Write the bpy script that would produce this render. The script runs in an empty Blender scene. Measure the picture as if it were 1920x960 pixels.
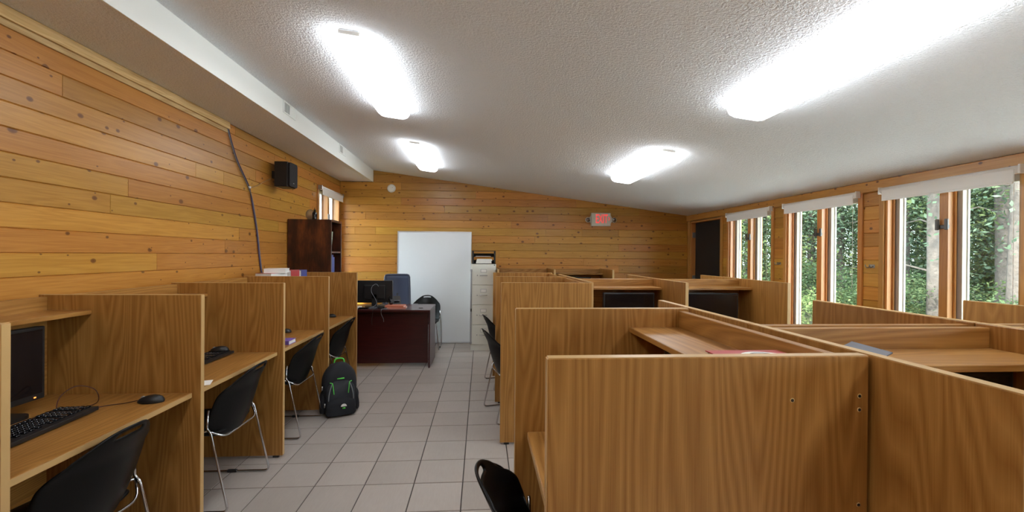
import bpy, bmesh, math, random
from mathutils import Vector, Matrix
random.seed(7)
sc = bpy.context.scene
COL = sc.collection
PI = math.pi

# ------------------------------------------------------------------ camera
YAW, PITCH, ROLL, HC, FPX = .071, -.003, .008, 1.468, 809.6
fw0 = Vector((math.sin(YAW), math.cos(YAW), 0)); rt0 = Vector((math.cos(YAW), -math.sin(YAW), 0)); up0 = Vector((0, 0, 1))
fwd = fw0 * math.cos(PITCH) + up0 * math.sin(PITCH)
up1 = up0 * math.cos(PITCH) - fw0 * math.sin(PITCH)
cr = rt0 * math.cos(ROLL) + up1 * math.sin(ROLL)
cu = up1 * math.cos(ROLL) - rt0 * math.sin(ROLL)
cam = bpy.data.cameras.new('camera'); cam.sensor_width = 36; cam.lens = FPX * 36 / 1920
cam.clip_start = .05; cam.clip_end = 400
co = bpy.data.objects.new('camera', cam); COL.objects.link(co)
m = Matrix.Identity(4)
for i in range(3):
    m[i][0] = cr[i]; m[i][1] = cu[i]; m[i][2] = -fwd[i]
m[0][3], m[1][3], m[2][3] = 0, 0, HC
co.matrix_world = m
sc.camera = co

# ------------------------------------------------------------------ world, sun, exposure
LAMP = 10.3          # radiance of the ceiling fixtures' lenses
UPLIGHT = 5.0      # radiance of the lens tops, a glow added to brighten the ceiling
w = bpy.data.worlds.new('sky'); sc.world = w; w.use_nodes = True
wn = w.node_tree.nodes; wl = w.node_tree.links
for n in list(wn): wn.remove(n)
wo = wn.new('ShaderNodeOutputWorld'); wb = wn.new('ShaderNodeBackground')
wb.inputs[0].default_value = (.78, .90, 1.0, 1); wb.inputs[1].default_value = 14.0
wl.new(wb.outputs[0], wo.inputs[0])
sl = bpy.data.lights.new('sun', 'SUN'); sl.energy = 22; sl.angle = .05; sl.color = (1, .95, .86)
so = bpy.data.objects.new('sun', sl); COL.objects.link(so)
so.rotation_euler = (math.radians(25), math.radians(-30), 0)
sc.view_settings.view_transform = 'Standard'
sc.view_settings.look = 'None'
sc.view_settings.gamma = 1
sc.view_settings.use_curve_mapping = False
sc.view_settings.exposure = .36
sc.cycles.max_bounces = 10; sc.cycles.diffuse_bounces = 6; sc.cycles.transparent_max_bounces = 12
sc.cycles.sample_clamp_indirect = 6
sc.cycles.caustics_reflective = False; sc.cycles.caustics_refractive = False

# ------------------------------------------------------------------ materials
MATS = {}
def nm(name):
    m = bpy.data.materials.new(name); m.use_nodes = True
    nt = m.node_tree; b = nt.nodes['Principled BSDF']
    MATS[name] = m
    return m, nt.nodes, nt.links, b
def plain(name, col, rough=.5, metal=0, spec=.5, noise=0, nscale=30, bump=0, bscale=200, emit=0, coat=0):
    m, N, L, b = nm(name)
    b.inputs['Base Color'].default_value = (*col, 1); b.inputs['Roughness'].default_value = rough
    b.inputs['Metallic'].default_value = metal; b.inputs['Specular IOR Level'].default_value = spec
    b.inputs['Coat Weight'].default_value = coat
    tc = N.new('ShaderNodeTexCoord')
    if noise:
        t = N.new('ShaderNodeTexNoise'); t.inputs['Scale'].default_value = nscale; t.inputs['Detail'].default_value = 4
        L.new(tc.outputs['Object'], t.inputs['Vector'])
        mx = N.new('ShaderNodeMix'); mx.data_type = 'RGBA'
        mx.inputs['A'].default_value = (*[c * (1 - noise) for c in col], 1)
        mx.inputs['B'].default_value = (*[min(1, c * (1 + noise)) for c in col], 1)
        L.new(t.outputs['Fac'], mx.inputs['Factor']); L.new(mx.outputs['Result'], b.inputs['Base Color'])
    if bump:
        t2 = N.new('ShaderNodeTexNoise'); t2.inputs['Scale'].default_value = bscale; t2.inputs['Detail'].default_value = 2
        L.new(tc.outputs['Object'], t2.inputs['Vector'])
        bp = N.new('ShaderNodeBump'); bp.inputs['Distance'].default_value = bump; bp.inputs['Strength'].default_value = 1
        L.new(t2.outputs['Fac'], bp.inputs['Height']); L.new(bp.outputs['Normal'], b.inputs['Normal'])
    if emit:
        b.inputs['Emission Color'].default_value = (*col, 1); b.inputs['Emission Strength'].default_value = emit
    return m
def ramp(N, stops):
    r = N.new('ShaderNodeValToRGB'); e = r.color_ramp.elements
    while len(e) < len(stops): e.new(.5)
    for i, (p, c) in enumerate(stops): e[i].position = p; e[i].color = (*c, 1)
    return r
def math_node(N, L, op, a, b=None):
    n = N.new('ShaderNodeMath'); n.operation = op
    for i, v in enumerate((a, b)):
        if v is None: continue
        if hasattr(v, 'is_output'): L.new(v, n.inputs[i])
        else: n.inputs[i].default_value = v
    return n.outputs[0]
def coords(N, L, scale, rnd=True):
    tc = N.new('ShaderNodeTexCoord'); mp = N.new('ShaderNodeMapping'); mp.inputs['Scale'].default_value = scale
    src = tc.outputs['Object']
    if rnd:
        oi = N.new('ShaderNodeObjectInfo'); mu = N.new('ShaderNodeVectorMath'); mu.operation = 'MULTIPLY_ADD'
        cx = N.new('ShaderNodeCombineXYZ')
        for i in range(3): L.new(oi.outputs['Random'], cx.inputs[i])
        L.new(cx.outputs[0], mu.inputs[0]); mu.inputs[1].default_value = (17.3, 11.9, 23.7); L.new(src, mu.inputs[2])
        src = mu.outputs[0]
    L.new(src, mp.inputs['Vector'])
    return mp.outputs[0]
def noise(N, L, vec, scale=1, detail=3, rough=.5, dist=0):
    t = N.new('ShaderNodeTexNoise'); t.inputs['Scale'].default_value = scale; t.inputs['Detail'].default_value = detail
    t.inputs['Roughness'].default_value = rough; t.inputs['Distortion'].default_value = dist
    L.new(vec, t.inputs['Vector']); return t.outputs['Fac']
def mixc(N, L, fac, a, b, blend='MIX'):
    mx = N.new('ShaderNodeMix'); mx.data_type = 'RGBA'; mx.blend_type = blend
    for k, v in (('Factor', fac), ('A', a), ('B', b)):
        if hasattr(v, 'is_output'): L.new(v, mx.inputs[k])
        elif k == 'Factor': mx.inputs[k].default_value = v
        else: mx.inputs[k].default_value = (*v, 1)
    return mx.outputs['Result']

def oak(name, axis, light, dark, rough=.38):
    """oak laminate, cathedral grain running along the given local axis"""
    m, N, L, b = nm(name)
    s = [4.6, 4.6, 4.6]; s[axis] = .42
    f = [380, 380, 380]; f[axis] = 5
    big = noise(N, L, coords(N, L, s), 1, 2, .45)
    rings = math_node(N, L, 'FRACT', math_node(N, L, 'MULTIPLY', big, 26))
    tri = math_node(N, L, 'ABSOLUTE', math_node(N, L, 'SUBTRACT', math_node(N, L, 'MULTIPLY', rings, 2), 1))
    fine = noise(N, L, coords(N, L, f), 1, 3, .6)
    tone = noise(N, L, coords(N, L, [x * .25 for x in s]), 1, 1)
    v = math_node(N, L, 'ADD', math_node(N, L, 'MULTIPLY', tri, .40), math_node(N, L, 'MULTIPLY', fine, .64))
    v = math_node(N, L, 'ADD', v, math_node(N, L, 'MULTIPLY', math_node(N, L, 'SUBTRACT', tone, .5), .3))
    r = ramp(N, [(.22, dark), (.52, [(a + c) / 2 for a, c in zip(light, dark)]), (.78, light)])
    L.new(v, r.inputs[0]); L.new(r.outputs[0], b.inputs['Base Color'])
    b.inputs['Roughness'].default_value = rough; b.inputs['Specular IOR Level'].default_value = .45
    bp = N.new('ShaderNodeBump'); bp.inputs['Distance'].default_value = .0006; bp.inputs['Strength'].default_value = .5
    L.new(fine, bp.inputs['Height']); L.new(bp.outputs['Normal'], b.inputs['Normal'])
    return m
OL, OD = (.41, .202, .052), (.24, .098, .018)
oak('oak_z', 2, OL, OD); oak('oak_x', 0, OL, OD)
plain('oak_edge', (.50, .31, .125), .4, noise=.12, nscale=8)

def pine(name, light, mid, dark, knots=True, rough=.36, axis=0):
    m, N, L, b = nm(name)
    s = [13.0, 13.0, 13.0]; s[axis] = .8
    f = [190, 190, 190]; f[axis] = 5
    c1 = coords(N, L, s)
    big = noise(N, L, c1, 1, 3, .5, .6)
    tri = math_node(N, L, 'ABSOLUTE', math_node(N, L, 'SUBTRACT', math_node(N, L, 'MULTIPLY', math_node(N, L, 'FRACT', math_node(N, L, 'MULTIPLY', big, 8)), 2), 1))
    fine = noise(N, L, coords(N, L, f), 1, 2)
    v = math_node(N, L, 'ADD', math_node(N, L, 'MULTIPLY', tri, .3), math_node(N, L, 'MULTIPLY', fine, .7))
    r = ramp(N, [(.2, mid), (.75, light)]); L.new(v, r.inputs[0])
    col = r.outputs[0]
    oi = N.new('ShaderNodeObjectInfo')
    wn_ = N.new('ShaderNodeTexWhiteNoise'); wn_.noise_dimensions = '1D'; L.new(oi.outputs['Random'], wn_.inputs['W'])
    br = N.new('ShaderNodeHueSaturation'); L.new(col, br.inputs['Color'])
    L.new(math_node(N, L, 'ADD', math_node(N, L, 'MULTIPLY', wn_.outputs['Value'], .34), .83), br.inputs['Value'])
    L.new(math_node(N, L, 'ADD', math_node(N, L, 'MULTIPLY', oi.outputs['Random'], .02), .49), br.inputs['Hue'])
    col = br.outputs['Color']
    if knots:
        ks = [9.0, 9.0, 9.0]; ks[axis] = 6.5
        vo = N.new('ShaderNodeTexVoronoi'); vo.feature = 'F1'; vo.inputs['Scale'].default_value = 1; vo.inputs['Randomness'].default_value = 1
        vo.voronoi_dimensions = '2D'
        sx = N.new('ShaderNodeSeparateXYZ'); L.new(coords(N, L, ks), sx.inputs[0])
        cb = N.new('ShaderNodeCombineXYZ'); L.new(sx.outputs[0], cb.inputs[0]); L.new(sx.outputs[2], cb.inputs[1])
        wob = N.new('ShaderNodeVectorMath'); wob.operation = 'ADD'; L.new(cb.outputs[0], wob.inputs[0])
        L.new(noise(N, L, coords(N, L, (60, 60, 60)), 1, 1), wob.inputs[1])
        wsc = N.new('ShaderNodeVectorMath'); wsc.operation = 'MULTIPLY_ADD'; L.new(wob.outputs[0], wsc.inputs[0]); wsc.inputs[1].default_value = (1, 1, 0); wsc.inputs[2].default_value = (0, 0, 0)
        L.new(cb.outputs[0], vo.inputs['Vector'])
        sep = N.new('ShaderNodeSeparateColor'); L.new(vo.outputs['Color'], sep.inputs[0])
        rad = math_node(N, L, 'MULTIPLY', math_node(N, L, 'GREATER_THAN', sep.outputs[0], .45), math_node(N, L, 'ADD', math_node(N, L, 'MULTIPLY', math_node(N, L, 'POWER', sep.outputs[1], 2.2), .12), .042))
        q = math_node(N, L, 'DIVIDE', vo.outputs['Distance'], math_node(N, L, 'ADD', rad, .0001))
        kr = ramp(N, [(0, (1, 1, 1)), (.42, (.8, .8, .8)), (.5, (.25, .25, .25)), (.62, (0, 0, 0))])
        L.new(math_node(N, L, 'MULTIPLY', q, .5), kr.inputs[0])
        col = mixc(N, L, kr.outputs[0], col, dark)
    L.new(col, b.inputs['Base Color']); b.inputs['Roughness'].default_value = rough
    b.inputs['Specular IOR Level'].default_value = .5
    return m
def walnut():
    m, N, L, b = nm('walnut')
    blot = noise(N, L, coords(N, L, (9, 9, 3.2)), 1, 4, .6)
    fine = noise(N, L, coords(N, L, (160, 160, 6)), 1, 2)
    v = math_node(N, L, 'ADD', math_node(N, L, 'MULTIPLY', blot, .75), math_node(N, L, 'MULTIPLY', fine, .25))
    r = ramp(N, [(.38, (.014, .004, .002)), (.52, (.060, .014, .005)), (.66, (.17, .045, .012))])
    L.new(v, r.inputs[0]); L.new(r.outputs[0], b.inputs['Base Color']); b.inputs['Roughness'].default_value = .34
pine('pine_wall', (.50, .24, .044), (.38, .16, .022), (.13, .042, .008))
pine('pine_trim', (.52, .24, .06), (.40, .16, .035), (.10, .03, .008), True, .32)
pine('pine_trim_z', (.54, .25, .065), (.42, .17, .038), (.10, .03, .008), False, .32, axis=2)
pine('raw_pine', (.72, .53, .25), (.46, .28, .09), (.2, .1, .03), False, .6)
pine('cherry', (.050, .006, .006), (.026, .003, .004), (.02, .003, .003), False, .28)
walnut()

# ceiling stipple
def stipple(name, col, sc_=75, d=.005):
    m, N, L, b = nm(name)
    b.inputs['Base Color'].default_value = (*col, 1); b.inputs['Roughness'].default_value = .95; b.inputs['Specular IOR Level'].default_value = .2
    v = coords(N, L, (1, 1, 1), False)
    n1 = noise(N, L, v, sc_, 3, .6, .4)
    r = ramp(N, [(.35, (0, 0, 0)), (.65, (1, 1, 1))]); L.new(n1, r.inputs[0])
    bp = N.new('ShaderNodeBump'); bp.inputs['Distance'].default_value = d; bp.inputs['Strength'].default_value = .8
    L.new(r.outputs[0], bp.inputs['Height']); L.new(bp.outputs['Normal'], b.inputs['Normal'])
stipple('ceiling_stipple', (.85, .89, .94))
plain('white_paint', (.86, .89, .87), .6)
# tile
def tile_mat():
    m, N, L, b = nm('tile')
    v = coords(N, L, (1, 1, 1))
    n1 = noise(N, L, v, 3, 3); n2 = noise(N, L, coords(N, L, (120, 14, 1)), 1, 3)
    f = math_node(N, L, 'ADD', math_node(N, L, 'MULTIPLY', n1, .6), math_node(N, L, 'MULTIPLY', n2, .4))
    c = mixc(N, L, f, (.30, .255, .225), (.43, .385, .35))
    oi = N.new('ShaderNodeObjectInfo'); hs = N.new('ShaderNodeHueSaturation'); L.new(c, hs.inputs['Color'])
    L.new(math_node(N, L, 'ADD', math_node(N, L, 'MULTIPLY', oi.outputs['Random'], .12), .94), hs.inputs['Value'])
    L.new(hs.outputs['Color'], b.inputs['Base Color']); b.inputs['Roughness'].default_value = .42
tile_mat()
plain('grout', (.07, .06, .055), .9)
plain('black_plastic', (.010, .010, .011), .42, noise=.1)
plain('black_gloss', (.006, .006, .008), .12)
plain('chair_shell', (.002, .002, .0022), .40, spec=.22)
plain('black_fabric', (.012, .012, .014), .9, bump=.001, bscale=900)
plain('navy_mesh', (.035, .045, .085), .55)
plain('navy_frame', (.05, .055, .085), .35)
plain('screen', (.006, .006, .008), .09)
plain('chrome', (.62, .62, .64), .16, 1)
plain('steel', (.42, .42, .43), .35, 1)
plain('aluminium', (.62, .63, .65), .35, .8)
plain('grey_metal', (.33, .33, .34), .45, .3)
plain('lock_dark', (.10, .095, .09), .4, .6)
plain('cabinet_enamel', (.66, .66, .59), .35, noise=.04, nscale=4)
plain('whiteboard', (.78, .80, .83), .22, noise=.03, nscale=2)
plain('blind_fabric', (.80, .79, .76), .8, bump=.0005, bscale=800)
plain('sash_taupe', (.36, .30, .24), .45)
plain('white_vinyl', (.85, .86, .86), .4)
plain('dark_gap', (.02, .015, .012), .8)
plain('door_black', (.008, .007, .007), .6)
plain('paper', (.78, .77, .73), .8)
plain('cream_plastic', (.60, .59, .52), .5)
plain('white_plastic', (.80, .79, .76), .45)
plain('red_cover', (.42, .04, .045), .35)
plain('orange_cover', (.62, .20, .12), .4)
plain('pink_cover', (.60, .26, .20), .4)
plain('blue_cover', (.05, .07, .26), .4)
plain('purple_cover', (.16, .10, .42), .4)
plain('green_cover', (.38, .47, .36), .5)
plain('yellow_cover', (.62, .62, .12), .4)
plain('grey_cover', (.13, .135, .16), .6)
plain('purple_cable', (.05, .028, .085), .5)
plain('tan_cable', (.40, .22, .09), .6)
plain('red_cable', (.05, .008, .008), .5)
plain('backpack_cloth', (.008, .009, .013), .8, bump=.0015, bscale=500)
plain('backpack_panel', (.014, .017, .024), .6, bump=.001, bscale=700)
plain('lime_trim', (.10, .62, .07), .5)
plain('grey_trim', (.17, .18, .20), .5)
plain('exit_red', (.95, .07, .07), .5, emit=.55)
plain('lamp_lens_clear', (.9, .9, .9), .15)
plain('led_orange', (1, .25, .05), .5, emit=2)
plain('ground_leaf_litter', (.06, .055, .03), 1, noise=.5, nscale=2)
plain('bounce_gravel', (.70, .69, .66), .95, noise=.2, nscale=25, bump=.01, bscale=60)  # bright surface of the added daylight reflector outdoors
plain('outside_siding', (.30, .17, .07), .8)
plain('bark', (.078, .064, .056), .95, noise=.5, nscale=9, bump=.02, bscale=16)

def glass_mat():
    m, N, L, b = nm('window_glass')
    N.remove(b)
    out = N['Material Output']
    t = N.new('ShaderNodeBsdfTransparent'); t.inputs[0].default_value = (.94, .97, .95, 1)
    g = N.new('ShaderNodeBsdfGlossy'); g.inputs['Roughness'].default_value = .02
    lw = N.new('ShaderNodeLayerWeight'); lw.inputs['Blend'].default_value = .5
    fr = math_node(N, L, 'ADD', math_node(N, L, 'MULTIPLY', math_node(N, L, 'POWER', lw.outputs['Facing'], 5), .5), .025)
    mx = N.new('ShaderNodeMixShader'); L.new(fr, mx.inputs[0]); L.new(t.outputs[0], mx.inputs[1]); L.new(g.outputs[0], mx.inputs[2])
    L.new(mx.outputs[0], out.inputs['Surface'])
glass_mat()
def leaf_mat(name, a, c):
    m, N, L, b = nm(name)
    N.remove(b); out = N['Material Output']
    ge = N.new('ShaderNodeNewGeometry'); oi = N.new('ShaderNodeObjectInfo')
    f = math_node(N, L, 'FRACT', math_node(N, L, 'ADD', ge.outputs['Random Per Island'], oi.outputs['Random']))
    col = mixc(N, L, f, a, c)
    d = N.new('ShaderNodeBsdfDiffuse'); t = N.new('ShaderNodeBsdfTranslucent'); L.new(col, d.inputs[0]); L.new(col, t.inputs[0])
    mx = N.new('ShaderNodeMixShader'); mx.inputs[0].default_value = .45
    L.new(d.outputs[0], mx.inputs[1]); L.new(t.outputs[0], mx.inputs[2]); L.new(mx.outputs[0], out.inputs['Surface'])
leaf_mat('leaf_dark', (.042, .070, .036), (.105, .145, .074))
leaf_mat('leaf_light', (.080, .125, .048), (.175, .205, .092))
leaf_mat('leaf_blue', (.046, .075, .052), (.110, .148, .098))
def lens_mat():
    m, N, L, b = nm('light_lens')
    b.inputs['Base Color'].default_value = (.9, .9, .9, 1); b.inputs['Roughness'].default_value = .4
    b.inputs['Emission Color'].default_value = (.94, .975, 1, 1); b.inputs['Emission Strength'].default_value = LAMP
lens_mat()
def added_uplight_mat():
    m, N, L, b = nm('added_uplight')
    b.inputs['Base Color'].default_value = (.9, .9, .9, 1)
    b.inputs['Emission Color'].default_value = (.94, .975, 1, 1); b.inputs['Emission Strength'].default_value = UPLIGHT
added_uplight_mat()
M = MATS

# ------------------------------------------------------------------ helpers
def link(o, parent=None):
    COL.objects.link(o)
    if parent is not None: o.parent = parent
    return o
def tag(o, label=None, cat=None, group=None, kind=None):
    for k, v in (('label', label), ('category', cat), ('group', group), ('kind', kind)):
        if v: o[k] = v
    return o
def empty(name, loc=(0, 0, 0), rz=0, label=None, cat=None, group=None):
    o = bpy.data.objects.new(name, None); o.empty_display_size = .1
    o.location = loc; o.rotation_euler = (0, 0, rz); COL.objects.link(o)
    return tag(o, label, cat, group)
def finish(name, bm, mat, parent=None, smooth=False, loc=None, rot=None):
    bmesh.ops.recalc_face_normals(bm, faces=bm.faces)
    me = bpy.data.meshes.new(name); bm.to_mesh(me); bm.free()
    if smooth:
        for p in me.polygons: p.use_smooth = True
    for mm in (mat if isinstance(mat, (list, tuple)) else [mat]): me.materials.append(M[mm])
    o = bpy.data.objects.new(name, me); link(o, parent)
    if loc: o.location = loc
    if rot: o.rotation_euler = rot
    return o
def abox(bm, x0, x1, y0, y1, z0, z1, bev=0, seg=1, mat=0):
    vs = [bm.verts.new(v) for v in ((x0, y0, z0), (x1, y0, z0), (x1, y1, z0), (x0, y1, z0), (x0, y0, z1), (x1, y0, z1), (x1, y1, z1), (x0, y1, z1))]
    fs = [bm.faces.new([vs[i] for i in q]) for q in ((3, 2, 1, 0), (4, 5, 6, 7), (0, 1, 5, 4), (1, 2, 6, 5), (2, 3, 7, 6), (3, 0, 4, 7))]
    for f in fs: f.material_index = mat
    if bev:
        es = list({e for f in fs for e in f.edges})
        r = bmesh.ops.bevel(bm, geom=es, offset=bev, segments=seg, affect='EDGES', profile=.6)
        for f in r['faces']: f.material_index = mat
    return vs
def box(name, x0, x1, y0, y1, z0, z1, mat, parent=None, bev=.0015, seg=1, smooth=False):
    bm = bmesh.new(); abox(bm, min(x0, x1), max(x0, x1), min(y0, y1), max(y0, y1), min(z0, z1), max(z0, z1), bev, seg)
    return finish(name, bm, mat, parent, smooth)
def atube(bm, pts, r, n=8, closed=False, caps=True):
    pts = [Vector(p) for p in pts]; rs = r if isinstance(r, (list, tuple)) else [r] * len(pts)
    rings = []; prev = None
    for i, p in enumerate(pts):
        a = pts[i - 1] if (i or closed) else p; b = pts[(i + 1) % len(pts)] if (i < len(pts) - 1 or closed) else p
        t = (b - a).normalized()
        if prev is None:
            ref = Vector((0, 0, 1)) if abs(t.z) < .9 else Vector((1, 0, 0)); nn = t.cross(ref).normalized()
        else:
            nn = (prev - t * prev.dot(t)).normalized()
        prev = nn; bb = t.cross(nn)
        rings.append([bm.verts.new(p + (nn * math.cos(2 * PI * k / n) + bb * math.sin(2 * PI * k / n)) * rs[i]) for k in range(n)])
    for i in range(len(rings) - (0 if closed else 1)):
        A, B = rings[i], rings[(i + 1) % len(rings)]
        for k in range(n): bm.faces.new((A[k], A[(k + 1) % n], B[(k + 1) % n], B[k]))
    if caps and not closed:
        bm.faces.new(rings[0][::-1]); bm.faces.new(rings[-1])
def tube(name, pts, r, mat, parent=None, n=8):
    bm = bmesh.new(); atube(bm, pts, r, n); return finish(name, bm, mat, parent, True)
def fillet(pts, rad, n=4):
    """round the inner corners of a polyline"""
    P = [Vector(p) for p in pts]; out = [P[0]]
    for i in range(1, len(P) - 1):
        a = (P[i - 1] - P[i]); b = (P[i + 1] - P[i]); d = min(rad, a.length * .45, b.length * .45)
        p0 = P[i] + a.normalized() * d; p2 = P[i] + b.normalized() * d
        for k in range(n + 1):
            t = k / n; out.append(p0 * (1 - t) ** 2 + P[i] * 2 * t * (1 - t) + p2 * t * t)
    out.append(P[-1]); return out
def spline(pts, n=6):
    P = [Vector(p) for p in pts]; P = [P[0] * 2 - P[1]] + P + [P[-1] * 2 - P[-2]]; out = []
    for i in range(1, len(P) - 2):
        for k in range(n):
            t = k / n; a, b, c, d = P[i - 1:i + 3]
            out.append(.5 * ((2 * b) + (c - a) * t + (2 * a - 5 * b + 4 * c - d) * t * t + (3 * b - a - 3 * c + d) * t ** 3))
    out.append(P[-2]); return out
def alathe(bm, prof, n=20, c=(0, 0, 0), axis='z'):
    rings = []
    for r, h in prof:
        ring = []
        for k in range(n):
            a = 2 * PI * k / n; u, v = r * math.cos(a), r * math.sin(a)
            p = {'z': (u, v, h), 'y': (u, h, v), 'x': (h, u, v)}[axis]
            ring.append(bm.verts.new((c[0] + p[0], c[1] + p[1], c[2] + p[2])))
        rings.append(ring)
    for A, B in zip(rings, rings[1:]):
        for k in range(n): bm.faces.new((A[k], A[(k + 1) % n], B[(k + 1) % n], B[k]))
    bm.faces.new(rings[0]); bm.faces.new(rings[-1])
def lathe(name, prof, mat, parent=None, n=20, c=(0, 0, 0), axis='z', smooth=True):
    bm = bmesh.new(); alathe(bm, prof, n, c, axis); return finish(name, bm, mat, parent, smooth)
def aprism(bm, poly, t0, t1, axis='y'):
    """extrude a 2D polygon along an axis ('y': poly is x,z; 'z': poly is x,y; 'x': poly is y,z)"""
    f = {'y': lambda p, t: (p[0], t, p[1]), 'z': lambda p, t: (p[0], p[1], t), 'x': lambda p, t: (t, p[0], p[1])}[axis]
    A = [bm.verts.new(f(p, t0)) for p in poly]; B = [bm.verts.new(f(p, t1)) for p in poly]
    n = len(poly); bm.faces.new(A); bm.faces.new(B[::-1])
    for i in range(n): bm.faces.new((A[i], A[(i + 1) % n], B[(i + 1) % n], B[i]))
def rrect(x0, x1, y0, y1, r, n=4):
    out = []
    for cx, cy, a0 in ((x1 - r, y1 - r, 0), (x0 + r, y1 - r, PI / 2), (x0 + r, y0 + r, PI), (x1 - r, y0 + r, 1.5 * PI)):
        for k in range(n + 1):
            a = a0 + PI / 2 * k / n; out.append((cx + r * math.cos(a), cy + r * math.sin(a)))
    return out
def copy_tree(o, parent=None):
    c = o.copy(); COL.objects.link(c)
    if parent is not None: c.parent = parent
    for ch in list(o.children): copy_tree(ch, c)
    return c

# ------------------------------------------------------------------ the room
XL, XR, YB, YF = -2.31, 3.56, 7.25, -2.6
XS, ZS, ZC0 = -1.78, 2.65, 2.84
SLOPE = (2.165 - ZC0) / (XR - XS)
def zc(x): return ZC0 + SLOPE * (x - XS)
ROW = .123

# floor: dark grout bed and single tiles
floor = tag(box('floor', XL - .15, XR + .15, YF - .15, YB + .15, -.15, -.004, 'grout', bev=0), kind='structure')
TS = .31; TX0, TY0 = -.418, 2.485
tb = bmesh.new(); g = .0025
A_ = [tb.verts.new(p) for p in ((g, g, -.006), (TS - g, g, -.006), (TS - g, TS - g, -.006), (g, TS - g, -.006))]
B_ = [tb.verts.new(p) for p in ((g + .002, g + .002, 0), (TS - g - .002, g + .002, 0), (TS - g - .002, TS - g - .002, 0), (g + .002, TS - g - .002, 0))]
tb.faces.new(B_)
for i in range(4): tb.faces.new((A_[i], A_[(i + 1) % 4], B_[(i + 1) % 4], B_[i]))
first = finish('tile', tb, 'tile', floor)
tme = first.data
rest = bmesh.new(); k0 = True
for i in range(-7, 14):
    for j in range(-17, 17):
        x, y = TX0 + i * TS, TY0 + j * TS
        if x < XL - .31 or x > XR or y < YF - .3 or y > YB: continue
        near = (-5 <= i <= 4 and -5 <= j <= 15)
        if near:
            o = first if k0 else link(bpy.data.objects.new('tile', tme), floor)
            k0 = False; o.location = (x, y, 0)
        else:
            x0, x1 = max(x + g, XL), min(x + TS - g, XR); y0, y1 = max(y + g, YF), min(y + TS - g, YB)
            if x1 - x0 > .01 and y1 - y0 > .01:
                rest.faces.new([rest.verts.new(p) for p in ((x0, y0, 0), (x1, y0, 0), (x1, y1, 0), (x0, y1, 0))])
tag(finish('tile_field', rest, 'tile', floor), kind='stuff')

# ceiling
bm = bmesh.new(); aprism(bm, [(XS - .6, zc(XS) + .0758), (XS, zc(XS)), (XR + .2, zc(XR + .2)), (XR + .2, zc(XR + .2) + .25), (XS - .6, zc(XS) + .33)], YF - .2, YB + .2)
ceil = tag(finish('ceiling', bm, 'ceiling_stipple'), kind='structure')
soff = tag(box('ceiling_soffit', XL, XS - .012, YF, YB, ZS, ZS + .25, 'ceiling_stipple', bev=0), kind='structure')
box('fascia_board', XS - .012, XS, YF, YB, ZS - .004, zc(XS) + .0005, 'white_paint', soff, bev=.001)
bm = bmesh.new(); aprism(bm, [(XL - .9, 3.0), (XR + .9, 2.45), (XR + .9, 2.6), (XL - .9, 3.15)], YF - .6, YB + .6)  # unseen roof slab, put in with an overhang to block the sun
tag(finish('sun_block_roof', bm, 'outside_siding'), kind='structure')

# wall boards
def board(parent, length, h, mat='pine_wall', t=.016, loc=(0, 0, 0), rz=0, poly=None):
    """board with eased front edges; local x along the board, face towards local -y"""
    bm = bmesh.new(); e = .0045
    P = poly or [(0, 0), (length, 0), (length, h), (0, h)]
    cx = sum(p[0] for p in P) / len(P); cz = sum(p[1] for p in P) / len(P)
    def inset(p):
        dx = e * .35 if p[0] < cx else -e * .35; dz = e if p[1] < cz else -e
        return (p[0] + dx, p[1] + dz)
    b0 = [bm.verts.new((p[0], 0, p[1])) for p in P]; m0 = [bm.verts.new((p[0], -t + .0065, p[1])) for p in P]
    f0 = [bm.verts.new((*[(q := inset(p))[0]], -t, q[1])) for p in P]
    n = len(P); bm.faces.new(f0); bm.faces.new(b0[::-1])
    for A, B in ((b0, m0), (m0, f0)):
        for i in range(n): bm.faces.new((A[i], A[(i + 1) % n], B[(i + 1) % n], B[i]))
    return finish('board', bm, mat, parent, loc=loc, rot=(0, 0, rz))
def clip_under(poly, f):
    out = []
    for i in range(len(poly)):
        a, b = poly[i], poly[(i + 1) % len(poly)]; da, db = f(a), f(b)
        if da <= 0: out.append(a)
        if (da < 0 < db) or (db < 0 < da):
            t = da / (da - db); out.append((a[0] + (b[0] - a[0]) * t, a[1] + (b[1] - a[1]) * t))
    return out
TB = .016
# back wall
wb_ = tag(box('wall_back', XL - .15, XR + .15, YB + TB, YB + .15, -.15, 3.05, 'dark_gap', bev=0), kind='structure')
JB = {1: [-1.33, 2.1], 2: [-.10], 3: [-1.33, 1.6], 4: [-.616, 2.7], 5: [1.117, -1.9], 6: [.50], 7: [1.09, 1.714, 2.344, -2.07, -1.74], 8: [-.9, .9],
      9: [2.346, -1.2], 10: [.3], 11: [1.737, -.4], 12: [2.35, -1.0], 13: [.8], 14: [-.3, 2.0], 15: [1.2], 16: [-1.1], 17: [.5], 18: [1.9], 19: [-.6], 20: [.9], 21: [-1.5]}
for r in range(-1, 22):
    z1 = 2.645 - (r - 1) * ROW; z0 = z1 - ROW
    xa = XL if z1 <= ZS + .01 else XS
    cuts = [xa] + sorted(x for x in JB.get(r, []) if x > xa) + [XR]
    for a, b in zip(cuts, cuts[1:]):
        zz0, zz1 = max(z0, .0), z1
        if zz1 - zz0 < .01: continue
        poly = clip_under([(a, zz0), (b, zz0), (b, zz1), (a, zz1)], lambda p: p[1] - zc(p[0]))
        if len(poly) < 3: continue
        mx = min(p[0] for p in poly); mz = min(p[1] for p in poly)
        board(wb_, 0, 0, poly=[(p[0] - mx, p[1] - mz) for p in poly], loc=(mx, YB + TB, mz))
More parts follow.
